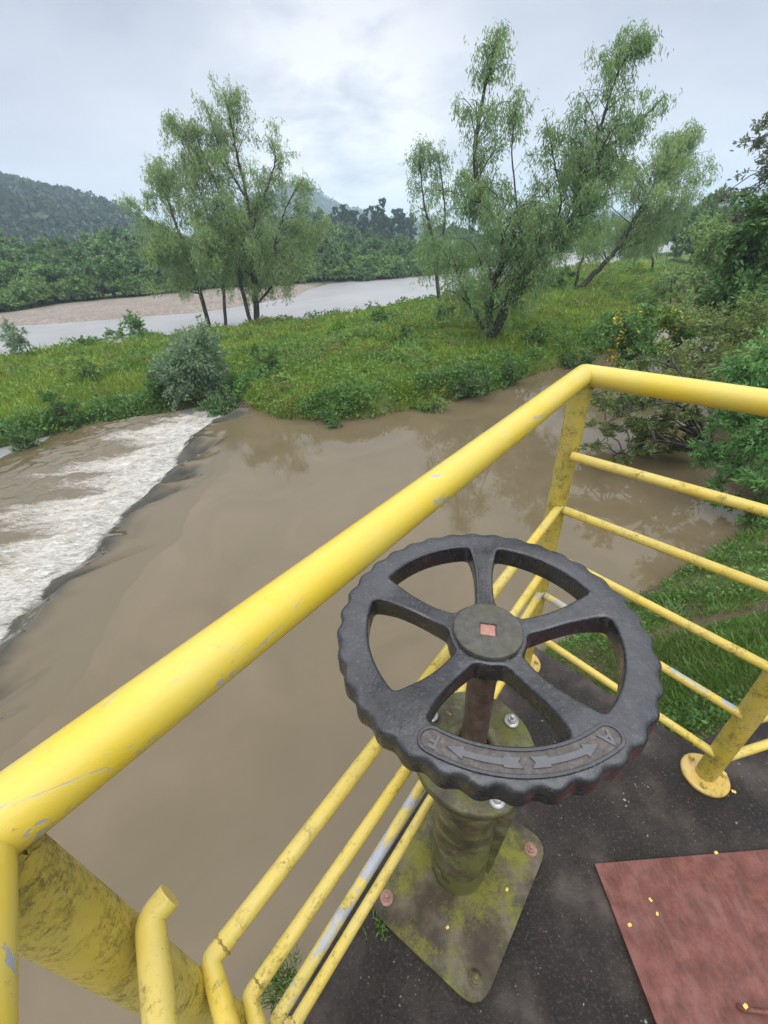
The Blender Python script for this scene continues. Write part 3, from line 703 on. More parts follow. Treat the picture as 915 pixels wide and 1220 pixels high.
# direction plate cast into the rim: letters F and A with two arrows
RC = .1965; A1, A2 = R_(237.5), R_(298.5); HWD = .0122
def arcpt(a_, dr_): return ((RC + dr_) * math.cos(a_), (RC + dr_) * math.sin(a_))
def capsule(hw_, n=40):
    o = [arcpt(a_, hw_) for a_ in np.linspace(A1, A2, n)]
    for t_ in np.linspace(90, -90, 12)[1:-1]:
        a_ = A2 + hw_ * math.cos(R_(t_)) / RC; o.append(arcpt(a_, hw_ * math.sin(R_(t_))))
    o += [arcpt(a_, -hw_) for a_ in np.linspace(A2, A1, n)]
    for t_ in np.linspace(-90, 90, 12)[1:-1]:
        a_ = A1 - hw_ * math.cos(R_(t_)) / RC; o.append(arcpt(a_, hw_ * math.sin(R_(t_))))
    return np.array(o)
def flat_from(splines_, name, mat, z0, ext, bev=.0004):
    m_ = curve_mesh(splines_, ext, bev, 1); m_.name = name; m_.materials.clear(); m_.materials.append(mat)
    o = bpy.data.objects.new(name, m_); COL.objects.link(o); o.parent = wheel; o.location = (0, 0, z0); return o
flat_from([capsule(HWD)], 'direction_plate', M_plate, -.0002, .0002, .0002)
flat_from([capsule(HWD + .0028), capsule(HWD + .0002)[::-1]], 'plate_border', M_iron, .0002, .0010, .0007)
def arrow(a_tail, a_tip):
    sg = 1 if a_tip > a_tail else -1; ah = a_tip - sg * R_(5.2)
    am = a_tail + sg * R_(5.5)
    up_ = [arcpt(a_tail, .0055)] + [arcpt(t_, .0055) for t_ in np.linspace(a_tail, am, 4)[1:]] + [arcpt(t_, .0032) for t_ in np.linspace(am, ah, 10)] + [arcpt(ah, .0068), arcpt(a_tip, 0)]
    dn = [arcpt(ah, -.0068)] + [arcpt(t_, -.0032) for t_ in np.linspace(ah, am, 10)] + [arcpt(t_, -.0055) for t_ in np.linspace(am, a_tail, 4)[:-1]] + [arcpt(a_tail, -.0055), arcpt(a_tail + sg * R_(1.2), 0)]
    return np.array(up_ + dn)
amid = (A1 + A2) / 2
flat_from([arrow(amid - R_(1.6), A1 + R_(5.6))], 'arrow', M_raised, .0006, .0008)
flat_from([arrow(amid + R_(1.6), A2 - R_(5.6))], 'arrow', M_raised, .0006, .0008)
def letter(ch, a_):
    cu = bpy.data.curves.new('letter', 'FONT'); cu.body = ch; cu.size = .0235; cu.extrude = .0009; cu.align_x = 'CENTER'; cu.align_y = 'CENTER'; cu.offset = .0004
    o = bpy.data.objects.new('letter', cu); COL.objects.link(o)
    dg = bpy.context.evaluated_depsgraph_get(); m_ = bpy.data.meshes.new_from_object(o.evaluated_get(dg)); COL.objects.unlink(o); bpy.data.objects.remove(o); bpy.data.curves.remove(cu)
    m_.materials.clear(); m_.materials.append(M_raised); m_.name = 'letter'
    q = bpy.data.objects.new('letter', m_); COL.objects.link(q); q.parent = wheel
    x, y = arcpt(a_, 0); q.location = (x, y, .0006); q.rotation_euler = (0, 0, a_ - math.pi / 2)
letter('F', A1 + R_(1.2)); letter('A', A2 - R_(1.2))

# ------------------------------------------------------------------ hatch plate, petals
hatch = thing('hatch_cover', 'rusty red steel hatch plate lying on the dark platform', 'hatch cover', (.5, -.2, 0))
MB().prism([(.498, .402), (.53, -.6), (1.55, -.6), (1.55, .425)][::-1], .001, .010).build('cover_plate', M_hatch, hatch)
hp = [on_z(880, 1199, .012), on_z(888, 1203, .022), on_z(915, 1206, .024), on_z(960, 1212, .024), on_z(970, 1214, .012)]
MB().tube(hp, .005, 10).build('lifting_handle', M_hatch, hatch)
hp = [q + np.array([.0, -.016, 0]) for q in hp]
for x, y, z_ in [(775, 1072, .0105), (783, 1089, .0105), (750, 1102, .0105), (888, 1199, .0305), (853, 1016, .0105), (533, 1105, .0135), (874, 943, .0012), (604, 1060, .0135)]:
    c = on_z(x, y, z_); a_ = random.uniform(0, 6.28); L_ = random.uniform(.004, .0065); w_ = L_ * .55
    pts = [c + np.array([math.cos(a_ + t_) * (L_ if abs(math.cos(t_)) > .5 else w_), math.sin(a_ + t_) * (L_ if abs(math.cos(t_)) > .5 else w_), .0016 * math.cos(t_) ** 2]) for t_ in np.linspace(0, 6.283, 9)[:-1]]
    m = MB(); m.add(np.vstack([[c], pts]), [[0, 1 + k, 1 + (k + 1) % 8, 1 + (k + 1) % 8] for k in range(8)])
    o = m.build('fallen_petal', M_petal); tag(o, 'tiny yellow petal fallen on the steel and concrete of the platform', 'petal', 'yellow petals on the platform')

# ------------------------------------------------------------------ foliage builders
def unit(v): return v / np.maximum(np.linalg.norm(v, axis=-1, keepdims=True), 1e-9)
def leaves(pos, d, L_, W_, bend_=0.0, jit=None):
    """lance shaped leaf faces at pos along d; returns verts, quads"""
    n = len(pos); d = unit(d); r = unit(rng.normal(size=(n, 3))); w = unit(np.cross(d, r))
    L_ = np.broadcast_to(L_, n)[:, None]; W_ = np.broadcast_to(W_, n)[:, None]
    mid = pos + d * L_ * .45 + np.cross(d, w) * L_ * bend_
    V = np.stack([pos, mid + w * W_ * .5, pos + d * L_, mid - w * W_ * .5], 1).reshape(-1, 3)
    return V, np.arange(4 * n).reshape(-1, 4)
def branchlets(mb_, a, b, r0, r1, sag=.1, n=4):
    a = np.asarray(a, float); b = np.asarray(b, float); L_ = np.linalg.norm(b - a); t_ = np.linspace(0, 1, n)
    p = a + (b - a) * t_[:, None]; p[1:-1] += rng.normal(size=(n - 2, 3)) * L_ * .05; p[:, 2] += sag * L_ * np.sin(t_ * math.pi)
    if L_ > .8 and n == 4 and r0 > .012:
        q_ = smooth_path(p, 10); mb_.tube(q_, np.linspace(r0, r1, 10), 6, False); return p
    mb_.tube(p, np.linspace(r0, r1, n), 5, False); return p
def smooth_path(pts, n=26):
    pts = np.asarray(pts, float); k_ = len(pts)
    t_ = np.linspace(0, k_ - 1, n); out = []
    for q in t_:
        i_ = min(int(q), k_ - 2); f_ = q - i_; p0 = pts[max(i_ - 1, 0)]; p1 = pts[i_]; p2 = pts[i_ + 1]; p3_ = pts[min(i_ + 2, k_ - 1)]
        out.append(.5 * ((2 * p1) + (-p0 + p2) * f_ + (2 * p0 - 5 * p1 + 4 * p2 - p3_) * f_ ** 2 + (-p0 + 3 * p1 - 3 * p2 + p3_) * f_ ** 3))
    return np.array(out)

def willow(name, label, stems, mat, bark, leafL, leafW, group=None, extra=()):
    """stems: dict(pts=[(px,py)], Y, r0, r1, n, blen=[(t,len)], slen=(lo,hi), per, t0)"""
    first = stems[0]; base = at(*first['pts'][0], first['Y'])
    zb = gz(base[0], base[1]); base[2] = zb - .1
    root = thing(name, label, 'tree', tuple(base), group)
    wood = MB(); LV = []; LD = []; twig = []
    for st in stems:
        raw = [at(x, y, st['Y'] + st.get('dy', 0) * k_ / max(1, len(st['pts']) - 1)) for k_, (x, y) in enumerate(st['pts'])]
        if st.get('root', True): raw[0] = np.array([raw[0][0], raw[0][1], gz(raw[0][0], raw[0][1]) - .15])
        path = smooth_path(raw, 30); tt_ = np.linspace(0, 1, 30)
        path[2:] += rng.normal(size=(28, 3)) * st['r0'] * .12
        rads = st['r0'] + (st['r1'] - st['r0']) * tt_ ** .8
        wood.tube(path, rads, 9, False)
        sd_ = int(rng.integers(1000)); bt, bl = zip(*st['blen'])
        for k_ in range(int(st['n'] * .36)):
            t_ = st.get('t0', .15) + (1 - st.get('t0', .15)) * rng.random() ** st.get('pw', .8)
            az_ = rng.uniform(0, 2 * np.pi)
            if vnoise(np.array([[t_ * 9.0, az_ * .9]]), sd_)[0] < -.36 + .42 * t_: continue
            x = t_ * 29; i_ = min(int(x), 28); p0 = path[i_] + (path[i_ + 1] - path[i_]) * (x - i_)
            tang = unit(path[i_ + 1] - path[i_])
            d = np.array([math.cos(az_), math.sin(az_) * .9, rng.uniform(.0, .75)]); d = unit(d + tang * .35)
            bL = np.interp(t_, bt, bl) * rng.uniform(.35, 1.3) * (1 - .30 * ss(t_, .6, 1))
            mid = p0 + d * bL * .6 + np.array([0, 0, .12 * bL]); end = p0 + d * bL + np.array([rng.normal() * .1 * bL, 0, -.05 * bL])
            pb = smooth_path([p0, mid + rng.normal(size=3) * .05 * bL, end], 7)
            wood.tube(pb, np.linspace(min(rads[i_] * .3, .03), .005, 7), 5, False)
            sc_ = leafL / .15
            for cl_ in range(max(2, int(bL * 2.6 / sc_ + rng.random() * 1.5))):
                u_ = 1 - .8 * rng.random() ** 1.3; y_ = u_ * 6; m_ = min(int(y_), 5); pc_ = pb[m_] + (pb[m_ + 1] - pb[m_]) * (y_ - m_) + rng.normal(size=3) * .10 * sc_
                cr_ = rng.uniform(.10, .26) * sc_; hl = rng.uniform(*st['slen']) * .66 * (.45 + .55 * (1 - t_)); tilt = np.array([d[0], d[1], 0]) * rng.uniform(0, .35) + np.array([rng.normal() * .1, rng.normal() * .1, 0])
                for q in range(int(rng.uniform(5, 11))):
                    ps = pc_ + rng.normal(size=3) * cr_ * np.array([.8, .8, .5]); sl = hl * rng.uniform(.45, 1.15)
                    nl = max(5, int(sl / leafL * 2.9)); v_ = np.sort(rng.random(nl))
                    pp = ps + np.outer(v_ * sl, [0, 0, -1]) + np.outer(v_ * (1.4 - .7 * v_) * sl, tilt) + rng.normal(size=(nl, 3)) * .045 * sc_
                    LV.append(pp); LD.append(np.array([0, 0, -1]) + tilt * .6 + rng.normal(size=(nl, 3)) * np.array([.6, .6, .35]))
    pos = np.vstack(LV); d = np.vstack(LD); n = len(pos)
    V, Fq_ = leaves(pos, d, leafL * rng.uniform(.6, 1.3, n), leafW * rng.uniform(.7, 1.3, n), .06)
    wood.build('trunk', bark, root)
    mesh_obj('crown', V, Fq_, False, mat, root)
    return root

def broad(name, label, cat, base, trunk_pts, clumps, mat, bark, leafL, leafW, dens, group=None, r0=.08, droop=.2, extra=None, stems=None, twigs=3, shell=.5):
    """clumps: [(centre, (rx, ry, rz))]; leaves sit on twigs inside each clump"""
    root = thing(name, label, cat, tuple(base), group)
    wood = MB()
    tp = smooth_path(trunk_pts, 14) if len(trunk_pts) > 1 else np.array(trunk_pts)
    if len(trunk_pts) > 1: wood.tube(tp, np.linspace(r0, r0 * .3, 14), 8, False)
    for st in (stems or []):
        sp_ = smooth_path(st[0], 14); wood.tube(sp_, np.linspace(st[1], st[1] * .25, 14), 7, False); tp = np.vstack([tp, sp_])
    LV = []; LD = []
    for c, r in clumps:
        c = np.asarray(c, float); r = np.asarray(r, float)
        i_ = np.argmin(np.linalg.norm(tp - c, axis=1)+ np.maximum(0, tp[:, 2] - c[2]) * 2)
        pb = branchlets(wood, tp[i_], c, r0 * .35, r0 * .12, .1, 4)
        vol = r[0] * r[1] * r[2]; n = int(dens * (r[0] * r[1] + r[1] * r[2] + r[0] * r[2]))
        nt_ = max(3, n // 22)
        u = unit(rng.normal(size=(nt_, 3))); rad_ = (shell + (1 - shell) * rng.random(nt_)) ; rad_ *= (1 + .28 * vnoise(u[:, :2] * 2.3 + c[:2], 5))
        tips = c + u * r * rad_[:, None]
        for k_ in range(min(nt_, twigs * 4)): branchlets(wood, c + (tips[k_] - c) * .05, tips[k_], r0 * .10 + .002, .003, .05, 3)
        per = max(4, n // nt_)
        for tpt in range(nt_):
            tw = unit((tips[tpt] - c) + np.array([0, 0, .1])); sp = np.mean(r) * .5
            s_ = rng.random(per); q = tips[tpt] - tw * np.outer(s_, [1]) * sp + rng.normal(size=(per, 3)) * sp * .16
            q[:, 2] -= droop * sp * (1 - s_) ** 2 * .5
            LV.append(q); LD.append(tw + rng.normal(size=(per, 3)) * .75 + np.array([0, 0, -droop]))
    pos = np.vstack(LV); d = np.vstack(LD); n = len(pos)
    V, Fq_ = leaves(pos, d, leafL * rng.uniform(.6, 1.3, n), leafW * rng.uniform(.7, 1.3, n), .05)
    wood.build('trunk' if cat == 'tree' else 'stem', bark, root)
    mesh_obj('crown' if cat == 'tree' else 'foliage', V, Fq_, False, mat, root)
    if extra is not None:
        sel = extra[2](pos); idx = np.nonzero(sel)[0]; idx = rng.choice(idx, min(len(idx), extra[1]), replace=False)
        pf = pos[idx] + rng.normal(size=(len(idx), 3)) * .03; fp = np.repeat(pf, 6, 0) + rng.normal(size=(len(idx) * 6, 3)) * .035
        V, Fq_ = leaves(fp, rng.normal(size=(len(fp), 3)) + [0, 0, .6], .055, .045)
        mesh_obj('blossom', V, Fq_, False, extra[0], root)
    return root
def blob(cx, cy, cz, r, n, sq_=(1, 1, .8), rs=(.35, .55), lift=.0):
    """n clumps spread through a rounded crown"""
    out = []
    for k_ in range(n):
        u = rng.normal(size=3); u /= np.linalg.norm(u); rr_ = r * rng.uniform(.35, .85)
        p = np.array([cx, cy, cz]) + u * rr_ * np.array(sq_); q = r * rng.uniform(*rs); out.append((p, (q, q, q * .75)))
    return out

M_willow = leaf_mat('willow_leaf', (0.147, 0.235, 0.098), (0.274, 0.391, 0.159), (0.108, 0.168, 0.095), .35, nscale=.9)
M_willow_l = leaf_mat('willow_leaf_light', (0.180, 0.268, 0.110), (0.326, 0.426, 0.171), (0.122, 0.190, 0.105), .35, nscale=.7)
M_wforest = leaf_mat('forest_leaf', (0.077, 0.153, 0.048), (0.175, 0.273, 0.084), (0.055, 0.110, 0.048), .2, nscale=.15)
M_wforest2 = leaf_mat('forest_leaf_light', (0.110, 0.202, 0.055), (0.202, 0.304, 0.083), (0.074, 0.147, 0.052), .25, nscale=.15)
M_conifer = leaf_mat('tall_tree_leaf', (0.033, 0.063, 0.036), (0.068, 0.105, 0.053), None, .15, nscale=.2)
M_bush = leaf_mat('bush_leaf', (0.067, 0.159, 0.040), (0.166, 0.287, 0.067), (0.048, 0.110, 0.036), .25, nscale=1.5)
M_bushd = leaf_mat('dark_bush_leaf', (0.052, 0.122, 0.037), (0.132, 0.233, 0.062), None, .22, nscale=1.5)
M_pale = leaf_mat('pale_leaf', (0.138, 0.213, 0.119), (0.237, 0.319, 0.200), (0.100, 0.163, 0.088), .3, nscale=2)
M_olive = leaf_mat('olive_leaf', (0.119, 0.174, 0.047), (0.222, 0.281, 0.087), (0.095, 0.124, 0.041), .28, nscale=2)
M_lance = leaf_mat('lance_leaf', (0.095, 0.222, 0.063), (0.200, 0.367, 0.116), (0.063, 0.157, 0.046), .3, nscale=2)
M_purple = leaf_mat('purple_brown_leaf', (0.103, 0.125, 0.084), (0.189, 0.223, 0.130), None, .25, nscale=2)
M_grass = leaf_mat('grass_blade', (0.134, 0.221, 0.030), (0.288, 0.376, 0.058), (0.082, 0.144, 0.022), .3, nscale=.55)
M_grass2 = leaf_mat('bank_grass_blade', (0.075, 0.156, 0.030), (0.156, 0.260, 0.056), (0.111, 0.127, 0.045), .3, nscale=1.6)
M_weed = leaf_mat('weed_leaf', (0.129, 0.234, 0.046), (0.227, 0.333, 0.076), (0.091, 0.167, 0.030), .3, nscale=1.2)
M_weed2 = leaf_mat('yellow_weed_leaf', (.16, .19, .045), (.24, .27, .075), (.13, .13, .04), .3, nscale=1.0)
M_flower = plain_mat('yellow_blossom', (.62, .40, .02), .6, 0, .2, 30)
M_bark = bark_mat('willow_bark', (.018, .014, .011), (.075, .062, .05))
M_bark2 = bark_mat('brown_bark', (.03, .022, .016), (.10, .08, .06))

# ------------------------------------------------------------------ willows on the island
YW = 19.64
willow('willow_tree', 'large dark willow with two leaning trunks rising from the island grass', [
    dict(pts=[(582, 400), (585, 354), (600, 305), (597, 272), (578, 240), (566, 190), (575, 118), (588, 67), (594, 34)], Y=YW, dy=.3, r0=.20, r1=.02, n=481, t0=.06, pw=1.0, blen=[(0, 2.48), (.35, 2.63), (.6, 1.63), (.8, 0.84), (1, 0.47)], slen=(0.53, 1.55), per=10),
    dict(pts=[(582, 400), (616, 346), (647, 303), (676, 272), (690, 238), (706, 200), (737, 165), (790, 118)], Y=YW, dy=-.6, r0=.24, r1=.02, n=555, t0=.08, pw=.95, blen=[(0, 1.71), (.4, 1.94), (.75, 1.35), (1, 0.61)], slen=(0.47, 1.26), per=9),
    dict(pts=[(700, 212), (716, 150), (735, 90), (752, 60), (768, 44)], Y=YW - .4, dy=.2, r0=.07, r1=.012, n=247, t0=.1, pw=.9, blen=[(0, 1.40), (.6, 0.78), (1, 0.27)], slen=(0.37, 0.98), per=9, root=False),
    dict(pts=[(650, 300), (668, 245), (660, 190), (650, 140)], Y=YW + .3, r0=.07, r1=.012, n=132, t0=.2, blen=[(0, 1.40), (.6, 1.16), (1, 0.34)], slen=(0.42, 1.09), per=9, root=False),
    dict(pts=[(596, 320), (615, 260), (610, 180), (618, 112)], Y=YW - .3, r0=.06, r1=.010, n=123, t0=.2, blen=[(0, 1.40), (.6, 0.93), (1, 0.27)], slen=(0.37, 0.92), per=9, root=False),
    dict(pts=[(576, 392), (560, 362), (545, 325), (535, 290)], Y=YW - .5, r0=.08, r1=.02, n=143, t0=.3, blen=[(0, 1.86), (1, 1.22)], slen=(0.63, 1.61), per=11, root=False),
    dict(pts=[(592, 380), (606, 350), (612, 322), (610, 300)], Y=YW - .6, r0=.07, r1=.02, n=52, t0=.2, blen=[(0, 1.26), (1, 1.00)], slen=(.7, 1.6), per=9, root=False),
    dict(pts=[(574, 388), (566, 372), (548, 352), (530, 345)], Y=YW - .8, r0=.05, r1=.02, n=39, t0=.25, blen=[(0, 1.03), (1, 0.80)], slen=(.5, 1.0), per=9, root=False),
    dict(pts=[(620, 340), (634, 318), (640, 296), (636, 270)], Y=YW - .9, r0=.06, r1=.02, n=45, t0=.15, blen=[(0, 1.26), (1, 0.90)], slen=(.7, 1.7), per=9, root=False),
], M_willow, M_bark, .16, .033)
willow('willow_tree', 'thin willow standing behind the left side of the large two trunked willow', [
    dict(pts=[(524, 352), (516, 290), (505, 240), (500, 178)], Y=33, r0=.16, r1=.02, n=170, t0=.22, blen=[(0, 1.71), (1, 0.68)], slen=(0.63, 1.72), per=8),
    dict(pts=[(520, 320), (530, 260), (525, 205), (520, 180)], Y=33, r0=.09, r1=.02, n=105, t0=.2, blen=[(0, 1.55), (1, 0.54)], slen=(0.63, 1.61), per=8, root=False),
], M_willow, M_bark, .22, .05)
willow('willow_tree', 'pale green willow leaning right over the meadow behind the large willow', [
    dict(pts=[(683, 352), (712, 322), (740, 290), (768, 240), (790, 200), (812, 172)], Y=31.5, r0=.22, r1=.03, n=475, t0=.25, blen=[(0, 2.48), (.6, 3.73), (1, 1.08)], slen=(0.73, 2.07), per=10),
    dict(pts=[(683, 352), (690, 320), (700, 290), (706, 262)], Y=31.5, r0=.12, r1=.03, n=127, t0=.3, blen=[(0, 2.02), (1, 1.62)], slen=(0.63, 1.84), per=10),
    dict(pts=[(735, 297), (765, 288), (795, 262), (822, 228)], Y=32.5, r0=.09, r1=.02, n=220, t0=.2, blen=[(0, 2.63), (1, 1.35)], slen=(0.73, 1.95), per=10, root=False),
], M_willow_l, M_bark, .21, .045)
willow('willow_tree', 'small round willow on the meadow beside the right channel', [
    dict(pts=[(775, 328), (778, 312), (772, 296), (770, 285)], Y=42, r0=.14, r1=.04, n=127, t0=.4, blen=[(0, 2.02), (1, 1.35)], slen=(0.53, 1.26), per=10),
], M_willow_l, M_bark, .26, .05)
YL = on_z(304, 377, ZD + .9)[1]
willow('willow_tree', 'tall willow with a forked crown, tallest on the left of the island', [
    dict(pts=[(304, 376), (302, 330), (300, 280), (292, 225), (280, 170), (268, 112)], Y=YL, r0=.24, r1=.03, n=433, t0=.13, pw=.85, blen=[(0, 2.92), (.4, 3.28), (.75, 2.33), (1, 1.08)], slen=(0.79, 2.32), per=9),
    dict(pts=[(300, 285), (305, 255), (318, 225), (328, 190), (322, 165)], Y=YL + .4, r0=.11, r1=.02, n=156, t0=.13, blen=[(0, 1.65), (1, 0.93)], slen=(0.59, 1.70), per=8, root=False),
    dict(pts=[(296, 240), (275, 205), (258, 165), (245, 125)], Y=YL - .4, r0=.09, r1=.02, n=156, t0=.13, blen=[(0, 2.38), (1, 0.78)], slen=(0.66, 1.86), per=9, root=False),
    dict(pts=[(306, 345), (322, 318), (330, 280), (342, 245), (362, 212)], Y=YL + .8, r0=.12, r1=.02, n=200, t0=.13, blen=[(0, 2.19), (.7, 2.38), (1, 0.78)], slen=(0.66, 2.32), per=10, root=False),
    dict(pts=[(308, 360), (325, 340), (345, 310), (362, 285), (370, 275)], Y=YL + .3, r0=.10, r1=.02, n=200, t0=.13, blen=[(0, 1.82), (1, 1.71)], slen=(0.79, 2.63), per=11, root=False),
], M_willow_l, M_bark, .20, .045)
willow('willow_tree', 'willow trunk leaning left close beside the tallest forked willow', [
    dict(pts=[(298, 377), (288, 345), (284, 310), (272, 270), (262, 230), (240, 180), (232, 150)], Y=YL - .5, r0=.15, r1=.02, n=316, t0=.13, blen=[(0, 2.38), (.5, 2.92), (1, 0.93)], slen=(0.79, 2.32), per=10),
], M_willow_l, M_bark, .20, .045)
willow('willow_tree', 'slender upright willow between the leaning willows left of centre', [
    dict(pts=[(263, 382), (266, 345), (258, 300), (245, 250), (228, 200), (205, 140)], Y=YL - .8, r0=.13, r1=.02, n=316, t0=.13, blen=[(0, 2.19), (.5, 3.09), (.8, 1.86), (1, 0.62)], slen=(0.66, 2.17), per=9),
], M_willow_l, M_bark, .20, .045)
willow('willow_tree', 'willow leaning far left with its lowest sprays over the gravel bank', [
    dict(pts=[(247, 381), (238, 345), (222, 300), (208, 262), (195, 222), (190, 195)], Y=YL - .6, r0=.17, r1=.02, n=316, t0=.13, blen=[(0, 1.81), (.6, 2.26), (1, 0.67)], slen=(0.79, 2.32), per=10),
    dict(pts=[(240, 350), (220, 345), (200, 335), (182, 342)], Y=YL - 1.1, r0=.07, r1=.02, n=73, t0=.13, blen=[(0, 0.79), (1, 0.67)], slen=(0.53, 1.39), per=9, root=False),
    dict(pts=[(218, 292), (190, 275), (168, 252), (150, 236)], Y=YL - .6, r0=.05, r1=.01, n=92, t0=.13, blen=[(0, 1.02), (1, 0.33)], slen=(0.53, 1.86), per=8, root=False),
    dict(pts=[(230, 320), (212, 290), (190, 300), (176, 296)], Y=YL - 1.2, r0=.06, r1=.02, n=129, t0=.13, blen=[(0, 1.36), (1, 0.87)], slen=(0.91, 2.63), per=10, root=False),
], M_willow_l, M_bark, .20, .045)

# ------------------------------------------------------------------ shrubs on the island
def gpt(x, y, lvl=ZP + .7):
    p = on_z(x, y, lvl); p[2] = gz(p[0], p[1]); return p
def shrub(x, y, wpx, hpx, label, mat, leafL=.13, leafW=.06, dens=330, n=9, name='shrub', group=None, lvl=ZP + .6):
    b = gpt(x, y, lvl); D = np.linalg.norm(b - CAM); w_ = wpx / F * D * .5 * .9; h_ = hpx / F * D * .95
    cl = blob(b[0], b[1], b[2] + h_ * .5, 1.0, n, (w_, w_ * .8, h_ * .52), (.4, .62))
    cl = [(c, (max(.12, w_ * .5), max(.12, w_ * .45), max(.1, h_ * .38))) for c, r in cl]
    s_ = D / 18
    return broad(name, label, 'shrub', b, [b - [0, 0, .1], b + [0, 0, h_ * .4]], cl, mat, M_bark2, leafL * s_, leafW * s_, dens / s_ ** 2, group, r0=.05)
shrub(230, 448, 92, 78, 'large shrub with pale silvery leaf tops beside the weir end', M_pale, .14, .06, 460, 14)
shrub(262, 462, 62, 48, 'dark green bush at the foot of the pale silvery shrub', M_bushd, .14, .07, 330, 8)
shrub(150, 392, 56, 36, 'rounded green bush by the far water left of the willows', M_bush, .12, .06, 330, 9, lvl=ZD + .5)
shrub(152, 474, 42, 34, 'small dark bush in the grass above the rapids', M_bushd)
shrub(388, 484, 52, 34, 'dark leafy bush at the water edge of the island tip', M_bushd)
shrub(560, 452, 66, 38, 'dark broad bush on the bank below the large willow', M_bushd)
shrub(455, 386, 40, 22, 'low yellowish bush in the middle of the island meadow', M_bush)
shrub(692, 418, 44, 26, 'dark low bush on the meadow bank beside the railing corner', M_bushd)
shrub(2, 496, 44, 46, 'dark bush at the left edge of the photo above the rapids', M_bushd)
shrub(30, 412, 62, 34, 'pale feathery shrub on the grass beside the far left water', M_pale, .16, .05, 120, 8)
shrub(602, 378, 26, 18, 'small dark tuft beside the big willow trunk', M_bushd)
shrub(528, 392, 32, 22, 'dark weed clump left of the big willow trunk', M_bushd)
shrub(662, 356, 44, 22, 'low dark thicket under the pale leaning willow', M_bushd)
shrub(445, 358, 26, 12, 'light tuft of weeds by the far river edge', M_pale, .12, .05)
shrub(186, 452, 40, 40, 'green bush close right of the pale silvery shrub top', M_bush)
shrub(318, 448, 44, 34, 'leafy bush on the near bank just right of the weir end', M_bush)
shrub(430, 474, 38, 30, 'bushy green weed at the water edge near the middle of the near bank', M_weed)
shrub(482, 420, 34, 26, 'rounded green weed clump in the middle of the near meadow', M_bush)
shrub(516, 466, 48, 30, 'light green bush leaning over the pool below the big willow', M_weed)
shrub(612, 438, 44, 34, 'dense green bush on the bank straight below the right leaning trunk', M_bush)
shrub(352, 422, 36, 26, 'light green weed clump in the meadow above the island tip', M_weed)
shrub(70, 474, 46, 34, 'mid green bush in the grass at far left above the rapids', M_bush)
shrub(98, 440, 34, 28, 'light feathery green weed clump in the left meadow', M_weed)
shrub(728, 398, 36, 26, 'green bush at the water edge left of the yellow flowering shrub', M_bush)
shrub(402, 392, 30, 20, 'small light weed clump on the meadow behind the island tip', M_weed)
M_dry = leaf_mat('dry_leaf', (.13, .095, .055), (.22, .17, .10), (.09, .065, .04), .2, nscale=3)
shrub(140, 487, 46, 16, 'low heap of dry brown stems on the bank above the rapids', M_dry, .2, .03, 300, 6, name='dry_brush')
shrub(652, 446, 26, 20, 'dry reddish brown weeds at the water edge beside the railing corner', M_dry, .18, .03, 300, 5, name='dry_brush')
shrub(556, 368, 40, 9, 'scatter of dry litter in the grass behind the big willow', M_dry, .16, .05, 160, 6, name='dry_brush')
shrub(640, 412, 36, 20, 'green weed clump right of the big willow trunk', M_bush)

# ------------------------------------------------------------------ grass (nobody could count it)
def grass(name, label, n, sampler, hfun, wfun, mat, lean=.45):
    P = sampler(n); zz = z_at(P); k_ = len(P)
    hh = hfun(P, k_); pos = np.c_[P, zz - .02]
    d = np.c_[rng.normal(size=(k_, 2)) * lean, np.ones(k_)]
    V, Fq_ = leaves(pos, d, hh, wfun(P, k_), .12)
    stuff(mesh_obj(name, V, Fq_, False, mat), label, 'grass')
def polar_sampler(az0, az1, r0, r1, poly, dmin, power=1.0, keep=None):
    def f_(n):
        a_ = np.radians(rng.uniform(az0, az1, n)); r_ = np.exp(rng.uniform(math.log(r0), math.log(r1), n)); P = np.c_[np.sin(a_) * r_, np.cos(a_) * r_]
        ok = (poly(P) > dmin) & (deck_at(P) < -.03)
        if keep is not None: ok &= keep(P)
        return P[ok]
    return f_
def dist(P): return np.hypot(P[:, 0], P[:, 1])
grass('meadow_grass', 'rough green grass and weeds covering the island meadow', 620000,
      polar_sampler(-50, 50, 11, 60, island_at, .02, keep=lambda P: (fbm(P / .8, 3, 61) + .55 * rng.random(len(P)) > -.12)),
      lambda P, k_: (.09 + .30 * np.clip(fbm(P / 1.1, 3, 62) + .22, 0, 1)) * rng.uniform(.5, 1.25, k_) * (.8 + dist(P) / 50),
      lambda P, k_: (.0017 * dist(P) + .010) * rng.uniform(.6, 1.5, k_), M_grass, .75)
grass('bank_grass', 'short green grass on the bank just below the platform edge', 210000,
      polar_sampler(18, 66, 1.0, 9.5, right_at, .0, keep=lambda P: (fbm(P / .55, 3, 65) + .45 * rng.random(len(P)) > -.02)),
      lambda P, k_: (.045 + .07 * np.clip(fbm(P / .6, 3, 66) + .3, 0, 1)) * rng.uniform(.5, 1.4, k_) * (.75 + dist(P) / 6),
      lambda P, k_: (.0015 * dist(P) + .0042) * rng.uniform(.6, 1.4, k_), M_grass2, .95)
